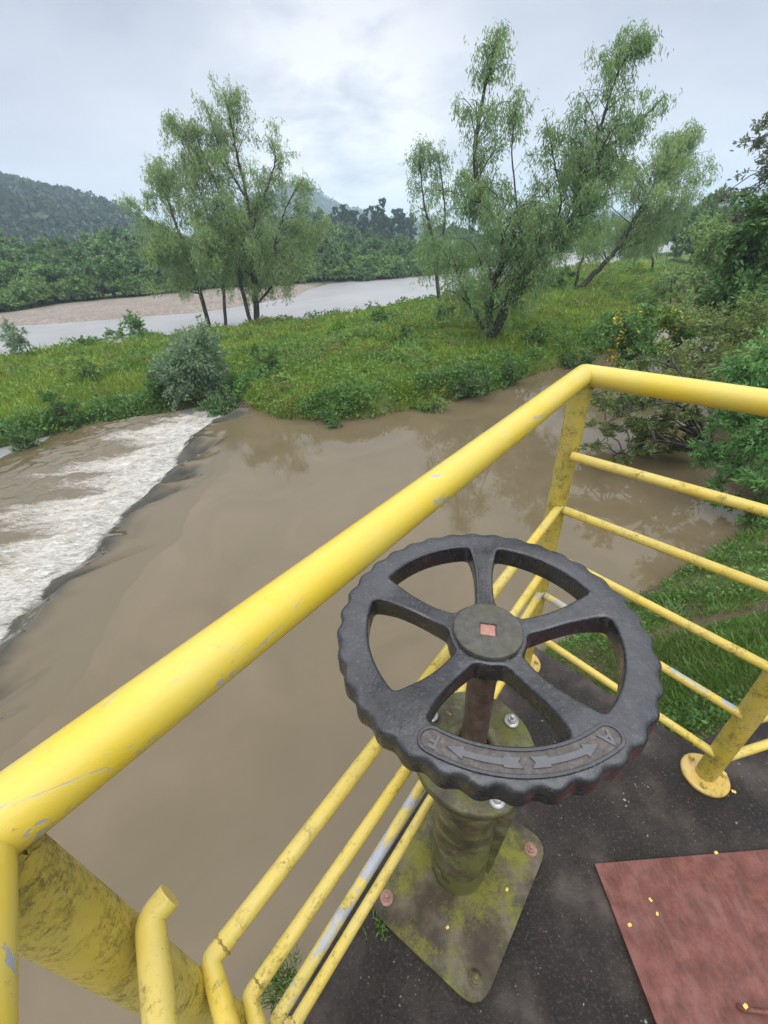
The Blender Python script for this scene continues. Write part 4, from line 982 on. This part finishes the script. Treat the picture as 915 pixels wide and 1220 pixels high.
def weeds(name, label, n, mat, per, hh, keepseed, keep=None):
    P = polar_sampler(-50, 50, 11, 58, island_at, .08, keep=keep or (lambda P: fbm(P / 2.2, 3, keepseed) > .02))(n); k_ = len(P); D_ = dist(P)
    hs = hh * rng.uniform(.5, 1.5, k_) * (.8 + D_ / 60); c = np.repeat(np.c_[P, z_at(P)], per, 0); h2 = np.repeat(hs, per)
    u = unit(rng.normal(size=(k_ * per, 3))); u[:, 2] = np.abs(u[:, 2]); pos = c + u * h2[:, None] * np.array([.75, .75, .9])
    L_ = np.repeat(.045 + D_ * .0035, per) * rng.uniform(.6, 1.3, k_ * per)
    V, Fq_ = leaves(pos, u * .6 + rng.normal(size=(k_ * per, 3)) * .6, L_, L_ * .55, .08)
    stuff(mesh_obj(name, V, Fq_, False, mat), label, 'weeds')
weeds('bank_weeds', 'leafy weeds overhanging the water edge of the island', 60000, M_bush, 40, .34, 99, lambda P: (island_at(P) < .75) & (fbm(P / 1.6, 3, 99) > .06))
weeds('meadow_weeds', 'light leafy weeds scattered through the island meadow', 5000, M_weed, 40, .28, 91)
weeds('meadow_weeds', 'darker leafy weeds clumped through the island meadow', 2600, M_bush, 44, .34, 93)
weeds('meadow_weeds', 'yellowish low weeds spread in patches over the island meadow', 4500, M_weed2, 34, .22, 97)
grass('tall_grass', 'tall arching grass in patches on the island meadow', 90000,
      polar_sampler(-50, 50, 11, 45, island_at, .2, keep=lambda P: fbm(P / 2.6, 3, 161) > .12),
      lambda P, k_: .42 * rng.uniform(.5, 1.3, k_) * (.85 + dist(P) / 60), lambda P, k_: (.0012 * dist(P) + .008) * rng.uniform(.6, 1.4, k_), M_grass, .55)
P = polar_sampler(18, 66, 1.0, 8.5, right_at, .05, keep=lambda P: fbm(P / .45, 3, 171) > -.02)(9000); k_ = len(P); per = 9
c = np.repeat(np.c_[P, z_at(P) + .012], per, 0); u = unit(rng.normal(size=(k_ * per, 3))); u[:, 2] = np.abs(u[:, 2]) * .7
D_ = np.repeat(dist(P), per); L_ = (.016 + .006 * D_) * rng.uniform(.6, 1.4, k_ * per); pos = c + u * (.035 + .012 * D_)[:, None]
V, Fq_ = leaves(pos, u + rng.normal(size=u.shape) * .5, L_, L_ * .55, .08)
stuff(mesh_obj('bank_weeds', V, Fq_, False, M_bush), 'small leafy ground plants among the short grass below the platform', 'weeds')
# loose grit on the slab
n = 1500; gp_ = np.c_[rng.uniform(-.2, 1.3, n), rng.uniform(-.1, 1.1, n)]; hx = [(.49, .41), (.53, -.6), (1.55, -.6), (1.55, .43)]
gp_ = gp_[(sdist(gp_, DECK) > .015) & (sdist(gp_, np.array(pc)) < -.004) & (sdist(gp_, np.array(hx)) < -.004) & (fbm(gp_ / .16, 3, 175) + .5 * rng.random(n) > .12)]; n = len(gp_)
r3 = np.abs(rng.lognormal(-6.3, .42, n))[:, None]; oc = np.array([[1, 0, 0], [0, 1, 0], [-1, 0, 0], [0, -1, 0], [0, 0, .8], [0, 0, -.3]])
V = (np.c_[gp_, np.full(n, .0005)][:, None] + (oc[None] + rng.normal(size=(n, 6, 3)) * .22) * r3[:, None]).reshape(-1, 3)
tq = np.array([[0, 1, 4], [1, 2, 4], [2, 3, 4], [3, 0, 4], [1, 0, 5], [2, 1, 5], [3, 2, 5], [0, 3, 5]])
F3 = (np.arange(n)[:, None, None] * 6 + tq[None]).reshape(-1, 3)
m_, nt, b_, N_, L__ = new_mat('grit_stone'); g_ = N_.new('ShaderNodeNewGeometry'); L__.new(ramp(nt, g_.outputs['Random Per Island'], [(0.0, (.05, .04, .03)), (.6, (.16, .13, .10)), (1.0, (.32, .29, .25))]), b_.inputs['Base Color']); b_.inputs['Roughness'].default_value = .85
stuff(mesh_obj('grit', V, F3, False, m_), 'loose sand and grit scattered over the dark platform', 'grit')
# tufts at platform edges
def tuft(x, y, z_, n, h_, label, spread=.03):
    c = on_z(x, y, z_); pos = c + np.c_[rng.normal(size=(n, 2)) * spread, np.zeros(n)]
    V, Fq_ = leaves(pos, np.c_[rng.normal(size=(n, 2)) * .7, np.ones(n)], h_ * rng.uniform(.5, 1.3, n), .0035, .15)
    m_ = mesh_obj('grass_tuft', V, Fq_, False, M_grass2); stuff(m_, label, 'grass tuft')
tuft(452, 1105, .001, 60, .022, 'tiny moss tuft by the left edge of the base plate', .013)
tuft(335, 1172, -.05, 260, .055, 'grass tuft at the slab edge beside the near railing post', .022)
def reed(x, y, z_, n=38, h_=.42):
    c = on_z(x, y, z_); c[2] = gz(c[0], c[1]); pos = c + np.c_[rng.normal(size=(n, 2)) * .05, np.zeros(n)]
    m_ = MB()
    for k_ in range(n):
        d = np.array([rng.normal() * .5, rng.normal() * .5, 1.0]); d /= np.linalg.norm(d); L_ = h_ * rng.uniform(.5, 1.1); t_ = np.linspace(0, 1, 6)
        p = pos[k_] + np.outer(t_ * L_, d); p[:, 2] -= .45 * L_ * t_ ** 2.2; p[:, :2] += np.outer(t_ ** 2 * L_ * .3, d[:2])
        w_ = np.cross(d, [0, 0, 1]); w_ = w_ / (np.linalg.norm(w_) + 1e-6) * .007; ww = (1 - t_ ** 2)[:, None] * w_
        V = np.vstack([p - ww, p + ww]); m_.add(V, [[q, q + 1, q + 7, q + 6] for q in range(5)])
    return m_.build('grass_clump', M_grass2)
tag(reed(800, 735, -2.2), 'clump of long arching grass blades on the bank by the water', 'grass clump')

# ------------------------------------------------------------------ right bank shrubs and trees
def A(x, y, Y): return at(x, y, Y)
rb = np.array([6.6, 8.1, 0]); rb[2] = gz(7.4, 8.1) ; rb = np.array([7.3, 8.2, gz(7.6, 8.2)])
broad('leaning_tree', 'bare branched bush arching over the water behind the corner of the railing', 'tree', rb, [rb, A(832, 520, 8.3), A(805, 475, 8.5), A(770, 440, 8.8)],
      [(A(740, 480, 8.8), (.75, .6, .3))] + [(A(706 + 150 * q_[0], 462 + 95 * q_[1] * (1 - .4 * q_[0]), 7.8 + 1.5 * q_[2]), (.2 + .22 * q_[2], .2 + .2 * q_[2], .10 + .1 * q_[3])) for q_ in rng.random((70, 4))] + [ (A(790, 455, 9.0), (.7, .6, .35)), (A(830, 450, 9.2), (.8, .6, .4)), (A(712, 470, 9.2), (.5, .5, .28)), (A(735, 450, 9.4), (.5, .5, .3)), (A(800, 425, 9.6), (.7, .6, .35)), (A(765, 430, 9.6), (.55, .5, .3)), (A(860, 490, 8.8), (.55, .5, .35))],
      M_olive, M_bark, .085, .034, 800, r0=.06, droop=.25, twigs=7, shell=.25,
      stems=[([rb, A(825, 500, 8.2), A(800, 480, 8.0), A(755, 490, 8.0), A(720, 505, 8.2)], .035), ([rb, A(836, 505, 8.4), A(820, 460, 8.7), A(800, 430, 9)], .045), ([rb, A(810, 530, 8.0), A(775, 525, 7.9), A(735, 540, 7.9)], .028), ([rb, A(850, 500, 8.5), A(862, 455, 9)], .04)])
yb = np.array([11.2, 12.2, gz(11.2, 12.2)])
broad('flowering_shrub', 'yellow flowering shrub standing at the channel side behind the railing', 'shrub', yb, [yb, A(800, 440, 12), A(775, 415, 12)],
      [(A(762, 392, 12), (.95, .7, .5)), (A(740, 405, 12), (.55, .6, .6)), (A(790, 380, 12.4), (.7, .7, .5)), (A(780, 415, 11.6), (.75, .6, .45)), (A(735, 380, 12.3), (.4, .5, .35)), (A(752, 425, 11.8), (.6, .5, .4)), (A(815, 395, 12.4), (.6, .6, .5)), (A(768, 372, 12.6), (.5, .5, .3))],
      M_bush, M_bark2, .12, .055, 900, r0=.06, extra=(M_flower, 230, lambda p: (fbm(p[:, :2] / .35, 2, 88) > .12)), shell=.4)
lb = np.array([8.7, 7.4, gz(8.7, 7.4)])
broad('leafy_tree', 'green tree with long lance leaves hanging low at the right edge by the railing', 'tree', lb, [lb, A(900, 480, 7.2), A(905, 420, 7.2)],
      [(A(880, 500, 6.9), (.55, .5, .35)), (A(905, 465, 6.8), (.6, .5, .4)), (A(850, 535, 7.0), (.5, .4, .2)), (A(885, 555, 6.6), (.5, .4, .25)), (A(912, 520, 6.4), (.5, .5, .4)), (A(860, 575, 6.6), (.3, .3, .12)), (A(925, 420, 7.0), (.6, .6, .5)), (A(880, 440, 7.4), (.55, .5, .35)), (A(930, 570, 6.3), (.5, .5, .35)), (A(838, 545, 7.2), (.35, .35, .14)), (A(900, 600, 6.2), (.35, .3, .14)), (A(960, 480, 6.6), (.8, .7, .7)), (A(895, 530, 6.5), (.5, .5, .35)), (A(868, 470, 7.0), (.5, .5, .35)), (A(905, 570, 6.0), (.45, .45, .3)), (A(872, 600, 6.3), (.35, .3, .16)), (A(915, 630, 5.8), (.3, .3, .2))],
      M_lance, M_bark2, .13, .032, 1150, r0=.07, droop=.35, shell=.35)
ob = np.array([12.0, 11.0, gz(12, 11)])
broad('olive_shrub', 'dense olive brown shrub between the flowering shrub and the right edge', 'shrub', ob, [ob, A(850, 450, 11), A(850, 400, 11)],
      [(A(840, 420, 10.6), (.9, .7, .5)), (A(870, 395, 10.8), (1.0, .8, .7)), (A(815, 440, 10.6), (.8, .6, .35)), (A(880, 430, 10.2), (.8, .7, .5)), (A(845, 380, 11.5), (.7, .7, .5)), (A(905, 380, 11), (1, .8, .9)), (A(865, 460, 10), (.8, .6, .4))],
      M_olive, M_bark2, .12, .04, 620, r0=.07, shell=.4)
db = np.array([17.0, 14.5, gz(17, 14.5)])
broad('broadleaf_tree', 'dark green tree rising behind the olive shrub at the right edge', 'tree', db, [db, A(890, 380, 14.5), A(900, 320, 14.5)],
      [(A(885, 345, 14), (1.2, 1, .8)), (A(910, 315, 14.5), (1.3, 1, .9)), (A(860, 360, 14.8), (.9, .8, .6)), (A(900, 370, 13.5), (1.3, 1, .8)), (A(930, 290, 14.5), (1.2, 1, .9)), (A(845, 385, 14.2), (.8, .8, .5)), (A(875, 320, 15), (.8, .8, .6)), (A(895, 290, 15), (.7, .7, .5)), (A(912, 258, 14.5), (1.1, .9, .7)), (A(890, 275, 14.6), (.8, .7, .5)), (A(930, 235, 14.5), (1.1, 1, .7)), (A(872, 296, 14.8), (.7, .6, .4))],
      M_bushd, M_bark2, .2, .085, 300, r0=.12, shell=.4)
M_mid = leaf_mat('mid_leaf', (0.129, 0.210, 0.065), (0.275, 0.372, 0.114), (0.096, 0.163, 0.065), .25, nscale=1.2)
pb_ = np.array([22.0, 16.0, gz(22, 16)])
broad('tall_tree', 'tall sparse tree with purplish leaves reaching in from the right edge', 'tree', pb_, [pb_, A(985, 330, 16), A(980, 250, 16), A(965, 190, 16), A(940, 150, 16)],
      [(A(905, 165, 16), (.8, .7, .5)), (A(890, 225, 16), (.9, .7, .3)), (A(862, 232, 15.6), (.7, .6, .25)), (A(915, 205, 16), (.9, .8, .5)), (A(912, 145, 16.3), (.5, .5, .3)), (A(905, 250, 15.8), (1, .8, .5)), (A(880, 255, 16), (.7, .6, .3)), (A(930, 180, 16), (1, .9, .7))],
      M_purple, M_bark, .15, .055, 210, r0=.09, twigs=5, shell=.2)
for (x, y, Y, w_, lab, mt) in [(835, 345, 22, 1.0, 'leafy bush in the gap between the channel and the dark right tree', M_mid), (800, 335, 27, .9, 'pale drooping bush beside the bright strip of the channel', M_willow_l), (820, 375, 17, .8, 'low dark bush over the bright strip of channel water', M_mid), (870, 300, 24, 1.7, 'green tree behind the purplish tree on the right bank', M_mid)]:
    c = A(x, y, Y); b = np.array([c[0] + 1.2, c[1] + .6, gz(c[0] + 1.2, c[1] + .6)])
    broad('bank_shrub', lab, 'shrub', b, [b, (b + c) / 2, c], blob(*c, w_ * 1.5, 8, (1.1, 1, .8)), mt, M_bark2, .2, .075, 200, r0=.06, shell=.4)
for k_, (x, y, Y) in enumerate([(905, 640, 6.0), (885, 655, 5.7)]):
    c = A(x, y, Y); b = np.array([c[0], c[1], gz(c[0], c[1])])
    broad('bank_plant', ['leafy plant at the water corner under the lance leaf tree', 'small leafy plant on the bank nearest the middle railing bar'][k_], 'plant', b, [b, b + [0, 0, .2]], blob(b[0], b[1], b[2] + .18, .35, 6, (1.1, 1, .5)), M_lance, M_bark2, .09, .028, 700, r0=.02, shell=.3)

# ------------------------------------------------------------------ far forest: individual trees from a few prototypes
def proto(name, h_, w_, mat, cards, cs, slim=False):
    b = np.zeros(3)
    if slim:
        cl = [(np.array([rng.normal() * .55, rng.normal() * .55, h_ * t_]), (w_ * rng.uniform(.35, .6), w_ * rng.uniform(.35, .6), h_ * .07)) for t_ in np.linspace(.18, .97, 13)]
    else:
        cl = []
        for k_ in range(16):
            u = unit(rng.normal(size=3)); u[2] = abs(u[2]) * 1.3 - .55
            rr_ = rng.uniform(.45, .95); cl.append((np.array([u[0] * w_ * rr_ * .8, u[1] * w_ * rr_ * .8, h_ * .50 + u[2] * h_ * .42 * rr_]), (w_ * rng.uniform(.28, .42),) * 2 + (h_ * .14,)))
    o = broad(name, 'x', 'tree', b, [b - [0, 0, .3], np.array([.2, 0, h_ * .45]), np.array([0, .1, h_ * .8])], cl, mat, M_bark2, cs * 1.5, cs * .9, cards, r0=.16, twigs=0, shell=.45)
    return o
protos = [proto('forest_tree', 6.5, 3.4, M_wforest, 55, .30), proto('forest_tree', 5.6, 3.0, M_wforest2, 60, .28), proto('forest_tree', 8.0, 3.8, M_wforest, 48, .34)]
slim = [proto('slender_tree', 11, 2.2, M_conifer, 70, .34, True), proto('slender_tree', 9.5, 1.9, M_conifer, 70, .32, True)]
LOWP = proto('bank_bush', 2.6, 2.6, M_wforest2, 90, .2)
used = set()
def plant(pr, x, y, sc, label, cat, group):
    if pr.name not in used: used.add(pr.name); o = pr
    else: o = copy_tree(pr)
    o.location = (x, y, gz(x, y) - .1); o.scale = (sc * rng.uniform(.85, 1.15), sc * rng.uniform(.85, 1.15), sc * rng.uniform(.88, 1.12)); o.rotation_euler = (0, 0, rng.uniform(0, 6.28))
    o['label'] = label; o['category'] = cat; o['group'] = group; return o
def shore_pt(x, off):
    """world point on the far shore at picture column x, off metres inland"""
    xs = [p[0] for p in FPX]; y = np.interp(x, xs, [p[1] for p in FPX]); p = on_z(x, y, ZD + .3)
    d = np.array([p[0], p[1]]) / np.hypot(p[0], p[1]); q = p[:2] + d * off; return q
lab_far = 'dense dark green tree in the forest on the far river bank'
for row, (off, n, sc) in enumerate([(2.5, 40, .8), (12, 32, 1.0), (22, 30, 1.15), (36, 26, 1.3), (60, 24, 1.5)]):
    for k_ in range(n):
        x = -110 + (860 * (k_ + rng.uniform(.1, .9)) / n); q = shore_pt(x, off + rng.uniform(-3, 3) + 5 * ss(150 - x, 0, 150) )
        s_ = sc * rng.uniform(.75, 1.15) * (1.0 if x < 420 else .8)
        if 180 < x < 380 : s_ *= .95
        plant(protos[rng.integers(3)], q[0], q[1], s_, lab_far, 'tree', 'trees of the far bank forest')
for k_ in range(95):
    x = rng.uniform(-60, 375) if k_ < 55 else rng.uniform(375, 640); q = shore_pt(x, .6 + rng.uniform(0, 3.5)); plant(LOWP, q[0], q[1], rng.uniform(.7, 1.25), 'low bright green bush along the far river bank', 'bush', 'bushes along the far bank')
for k_ in range(46):
    x = 372 + 120 * (k_ + rng.random()) / 46; q = shore_pt(x, rng.uniform(75, 110)); plant(slim[rng.integers(2)], q[0], q[1], rng.uniform(.8, 1.1), 'slender dark tree in the row above the far forest', 'tree', 'row of slender trees behind the forest')
b = on_z(12, 372, ZD + .3); o = copy_tree(protos[1]); o.name = 'round_bush'; o.location = (b[0], b[1], gz(b[0], b[1]) - 1.6); o.scale = (.75, .75, .62)
tag(o, 'bright green rounded bush at the left edge of the gravel bank', 'bush')
if 'group' in o: del o['group']
# trees beyond the right channel
for k_, (x, y, D_, s_) in enumerate([(800, 310, 78, 1.0), (822, 308, 70, .95), (845, 307, 66, 1.0), (868, 306, 60, 1.05), (890, 305, 52, 1.0), (912, 302, 46, 1.0), (780, 308, 84, 1.0), (760, 302, 95, 1.1), (835, 300, 90, 1.3), (880, 300, 80, 1.3), (920, 298, 70, 1.3), (855, 318, 50, .7), (935, 320, 40, .9), (740, 296, 110, 1.2), (720, 296, 125, 1.2)]):
    d = ray(x, y); d = d[:2] / np.hypot(*d[:2]); q = d * D_
    plant(protos[k_ % 3], q[0], q[1], s_ * .95, 'dense dark green tree beyond the right hand channel', 'tree', 'trees beyond the right channel')

# ------------------------------------------------------------------ hills
M_hill = plain_mat('hill_forest_floor', (.035, .055, .025), .95, 0, .3, .03)
M_hillleaf = leaf_mat('hill_leaf', (0.025, 0.045, 0.020), (0.054, 0.081, 0.031), (0.018, 0.034, 0.018), .1, nscale=.03)
def hill(name, D_, depth, prof, seed):
    """prof: [(picture x, picture y of the skyline)]"""
    xs = np.linspace(prof[0][0], prof[-1][0], 120); ys = np.interp(xs, *zip(*prof))
    k_ = np.ones(7) / 7; ys = np.convolve(np.pad(ys, 3, 'edge'), k_, 'valid')
    V = []; rows = 16; crest = []
    for x, y in zip(xs, ys):
        d = ray(x, y); h = HCAM + D_ * d[2] / np.hypot(d[0], d[1]); dd = d[:2] / np.hypot(*d[:2])
        for r_ in range(rows):
            f_ = r_ / (rows - 1); rr_ = D_ - depth + depth * 2 * f_; hz_ = (h + 3) * math.sin(math.pi * min(1, f_)) ** .9 - 3
            V.append([dd[0] * rr_, dd[1] * rr_, hz_])
    V = np.array(V); V[:, 2] += fbm(V[:, :2] / (D_ * .05), 3, seed) * D_ * .010 * np.clip(V[:, 2] / 20, 0, 1)
    n = len(xs); i, j = np.meshgrid(np.arange(n - 1), np.arange(rows - 1), indexing='ij'); i = i.ravel(); j = j.ravel()
    struct(mesh_obj(name, V, np.c_[i * rows + j, (i + 1) * rows + j, (i + 1) * rows + j + 1, i * rows + j + 1], True, M_hill))
    return V.reshape(n, rows, 3)
def hill_trees(G, n, size, label, per=26):
    a_ = rng.uniform(0, G.shape[0] - 1.01, n); b_ = rng.uniform(0, G.shape[1] * .62, n); i = a_.astype(int); j = b_.astype(int); fa = (a_ - i)[:, None]; fb = (b_ - j)[:, None]
    c = (G[i, j] * (1 - fa) + G[i + 1, j] * fa) * (1 - fb) + (G[i, j + 1] * (1 - fa) + G[i + 1, j + 1] * fa) * fb
    s_ = size * rng.uniform(.6, 1.35, n)
    u = unit(rng.normal(size=(n, per, 3))); u[:, :, 2] = np.abs(u[:, :, 2])
    pos = c[:, None] + u * s_[:, None, None] * np.array([.62, .62, 1.0]) ; pos = pos.reshape(-1, 3)
    d = u.reshape(-1, 3) * .4 + rng.normal(size=(n * per, 3)) * .6; L_ = np.repeat(s_, per) * rng.uniform(.18, .38, n * per)
    V, Fq_ = leaves(pos, d, L_, L_ * .8); stuff(mesh_obj('hill_forest', V, Fq_, False, M_hillleaf), label, 'forest')
G = hill('hills', 430, 220, [(-220, 212), (-100, 228), (0, 235), (30, 240), (60, 246), (100, 252), (130, 257), (160, 270), (190, 288), (220, 300), (250, 312)], 71)
hill_trees(G, 5600, 6.0, 'dark forest covering the hill on the left', 52)
G = hill('hills', 900, 260, [(240, 275), (290, 250), (325, 236), (350, 232), (375, 238), (400, 252), (440, 262), (480, 268), (520, 282)], 72)
hill_trees(G, 1800, 10, 'bluish forest covering the rounded hill behind the willows', 16)
G = hill('hills', 1100, 260, [(640, 270), (700, 266), (735, 262), (770, 266), (820, 258), (850, 247), (880, 243), (930, 240), (990, 236)], 73)
hill_trees(G, 1500, 12, 'bluish forest covering the far hills behind the right bank', 14)

# ------------------------------------------------------------------ haze
mh = bpy.data.materials.new('haze_air'); mh.use_nodes = True; nt = mh.node_tree; nt.nodes.clear()
out = nt.nodes.new('ShaderNodeOutputMaterial'); pv = nt.nodes.new('ShaderNodeVolumePrincipled')
pv.inputs['Color'].default_value = (.66, .83, 1.0, 1); pv.inputs['Density'].default_value = .00075; pv.inputs['Anisotropy'].default_value = .1
nt.links.new(pv.outputs[0], out.inputs['Volume'])
hb = MB(); hb.prism([(-1850, -1850), (1850, -1850), (1850, 1850), (-1850, 1850)], -12, 98)
hz = hb.build('haze', mh); stuff(hz, 'thin bluish haze over the river valley', 'haze')

# ------------------------------------------------------------------ sky and sun
SUN_EL, SUN_AZ = R_(60), R_(165)
w = bpy.data.worlds.new('World'); SC.world = w; w.use_nodes = True; nt = w.node_tree; N = nt.nodes; L = nt.links
bg = N['Background']; bg.inputs['Strength'].default_value = .1
sky = N.new('ShaderNodeTexSky'); sky.sky_type = 'NISHITA'; sky.sun_disc = False; sky.sun_elevation = SUN_EL; sky.sun_rotation = SUN_AZ
tc = N.new('ShaderNodeTexCoord').outputs['Generated']
sep = N.new('ShaderNodeSeparateXYZ'); L.new(tc, sep.inputs[0])
base = ramp(nt, sep.outputs['Z'], [(0.0, (.74, .75, .81)), (.10, (.685, .70, .775)), (.30, (.555, .58, .665)), (.38, (.95, .97, 1.04)), (.55, (1.7, 1.72, 1.8)), (1.0, (2.7, 2.72, 2.8))])
mp = N.new('ShaderNodeMapping'); mp.inputs['Scale'].default_value = (1, 1, 2.6); L.new(tc, mp.inputs['Vector'])
c1 = ramp(nt, noise(nt, 2.1, 6, .5, mp.outputs['Vector'], .12), [(.36, (.82, .84, .87)), (.47, (.96, .965, .975)), (.55, (1.02, 1.02, 1.02)), (.66, (1.14, 1.13, 1.11))])
cl = mix(nt, 1.0, base, c1, 'MULTIPLY')
bd = ray(425, 205); dp = N.new('ShaderNodeVectorMath'); dp.operation = 'DOT_PRODUCT'; L.new(tc, dp.inputs[0]); dp.inputs[1].default_value = tuple(bd)
ang = ramp(nt, dp.outputs['Value'], [(.955, 0.0), (.998, 1.0)])
glow = math_(nt, 'MULTIPLY', ang, ramp(nt, noise(nt, 5.0, 6, .55, mp.outputs['Vector'], .2), [(.38, 0.0), (.58, 1.0)]))
cl = mix(nt, glow, cl, (1.0, 1.0, 1.02))
cl10 = mix(nt, 1.0, cl, (10, 10, 10), 'MULTIPLY')
L.new(mix(nt, .93, sky.outputs[0], cl10), bg.inputs['Color'])
ld = bpy.data.lights.new('sun', 'SUN'); ld.energy = 1.2; ld.angle = R_(70); ld.color = (1, .97, .92)
lo = bpy.data.objects.new('sun', ld); COL.objects.link(lo)
sd = Vector((math.sin(SUN_AZ) * math.cos(SUN_EL), math.cos(SUN_AZ) * math.cos(SUN_EL), math.sin(SUN_EL)))
lo.rotation_euler = sd.to_track_quat('Z', 'Y').to_euler(); lo.location = (0, 0, 30)

# ------------------------------------------------------------------ camera and render settings
cd = bpy.data.cameras.new('camera'); cd.sensor_fit = 'VERTICAL'; cd.sensor_height = 24; cd.lens = 24 * F / 1220; cd.clip_start = .02; cd.clip_end = 6000
cam = bpy.data.objects.new('camera', cd); COL.objects.link(cam)
r_, d_, f_ = CR @ np.array([1, 0, 0]), CR @ np.array([0, 1, 0]), CR @ np.array([0, 0, 1])
M4 = Matrix(((r_[0], -d_[0], -f_[0], 0), (r_[1], -d_[1], -f_[1], 0), (r_[2], -d_[2], -f_[2], HCAM), (0, 0, 0, 1)))
cam.matrix_world = M4; SC.camera = cam
SC.render.engine = 'CYCLES'; SC.cycles.max_bounces = 6; SC.cycles.diffuse_bounces = 3; SC.cycles.glossy_bounces = 3; SC.cycles.transmission_bounces = 3; SC.cycles.volume_bounces = 1
SC.cycles.use_denoising = True
try: SC.cycles.denoiser = 'OPENIMAGEDENOISE'
except Exception: pass
SC.view_settings.view_transform = 'Standard'; SC.view_settings.look = 'None'; SC.view_settings.exposure = 0.22; SC.view_settings.gamma = 1.0
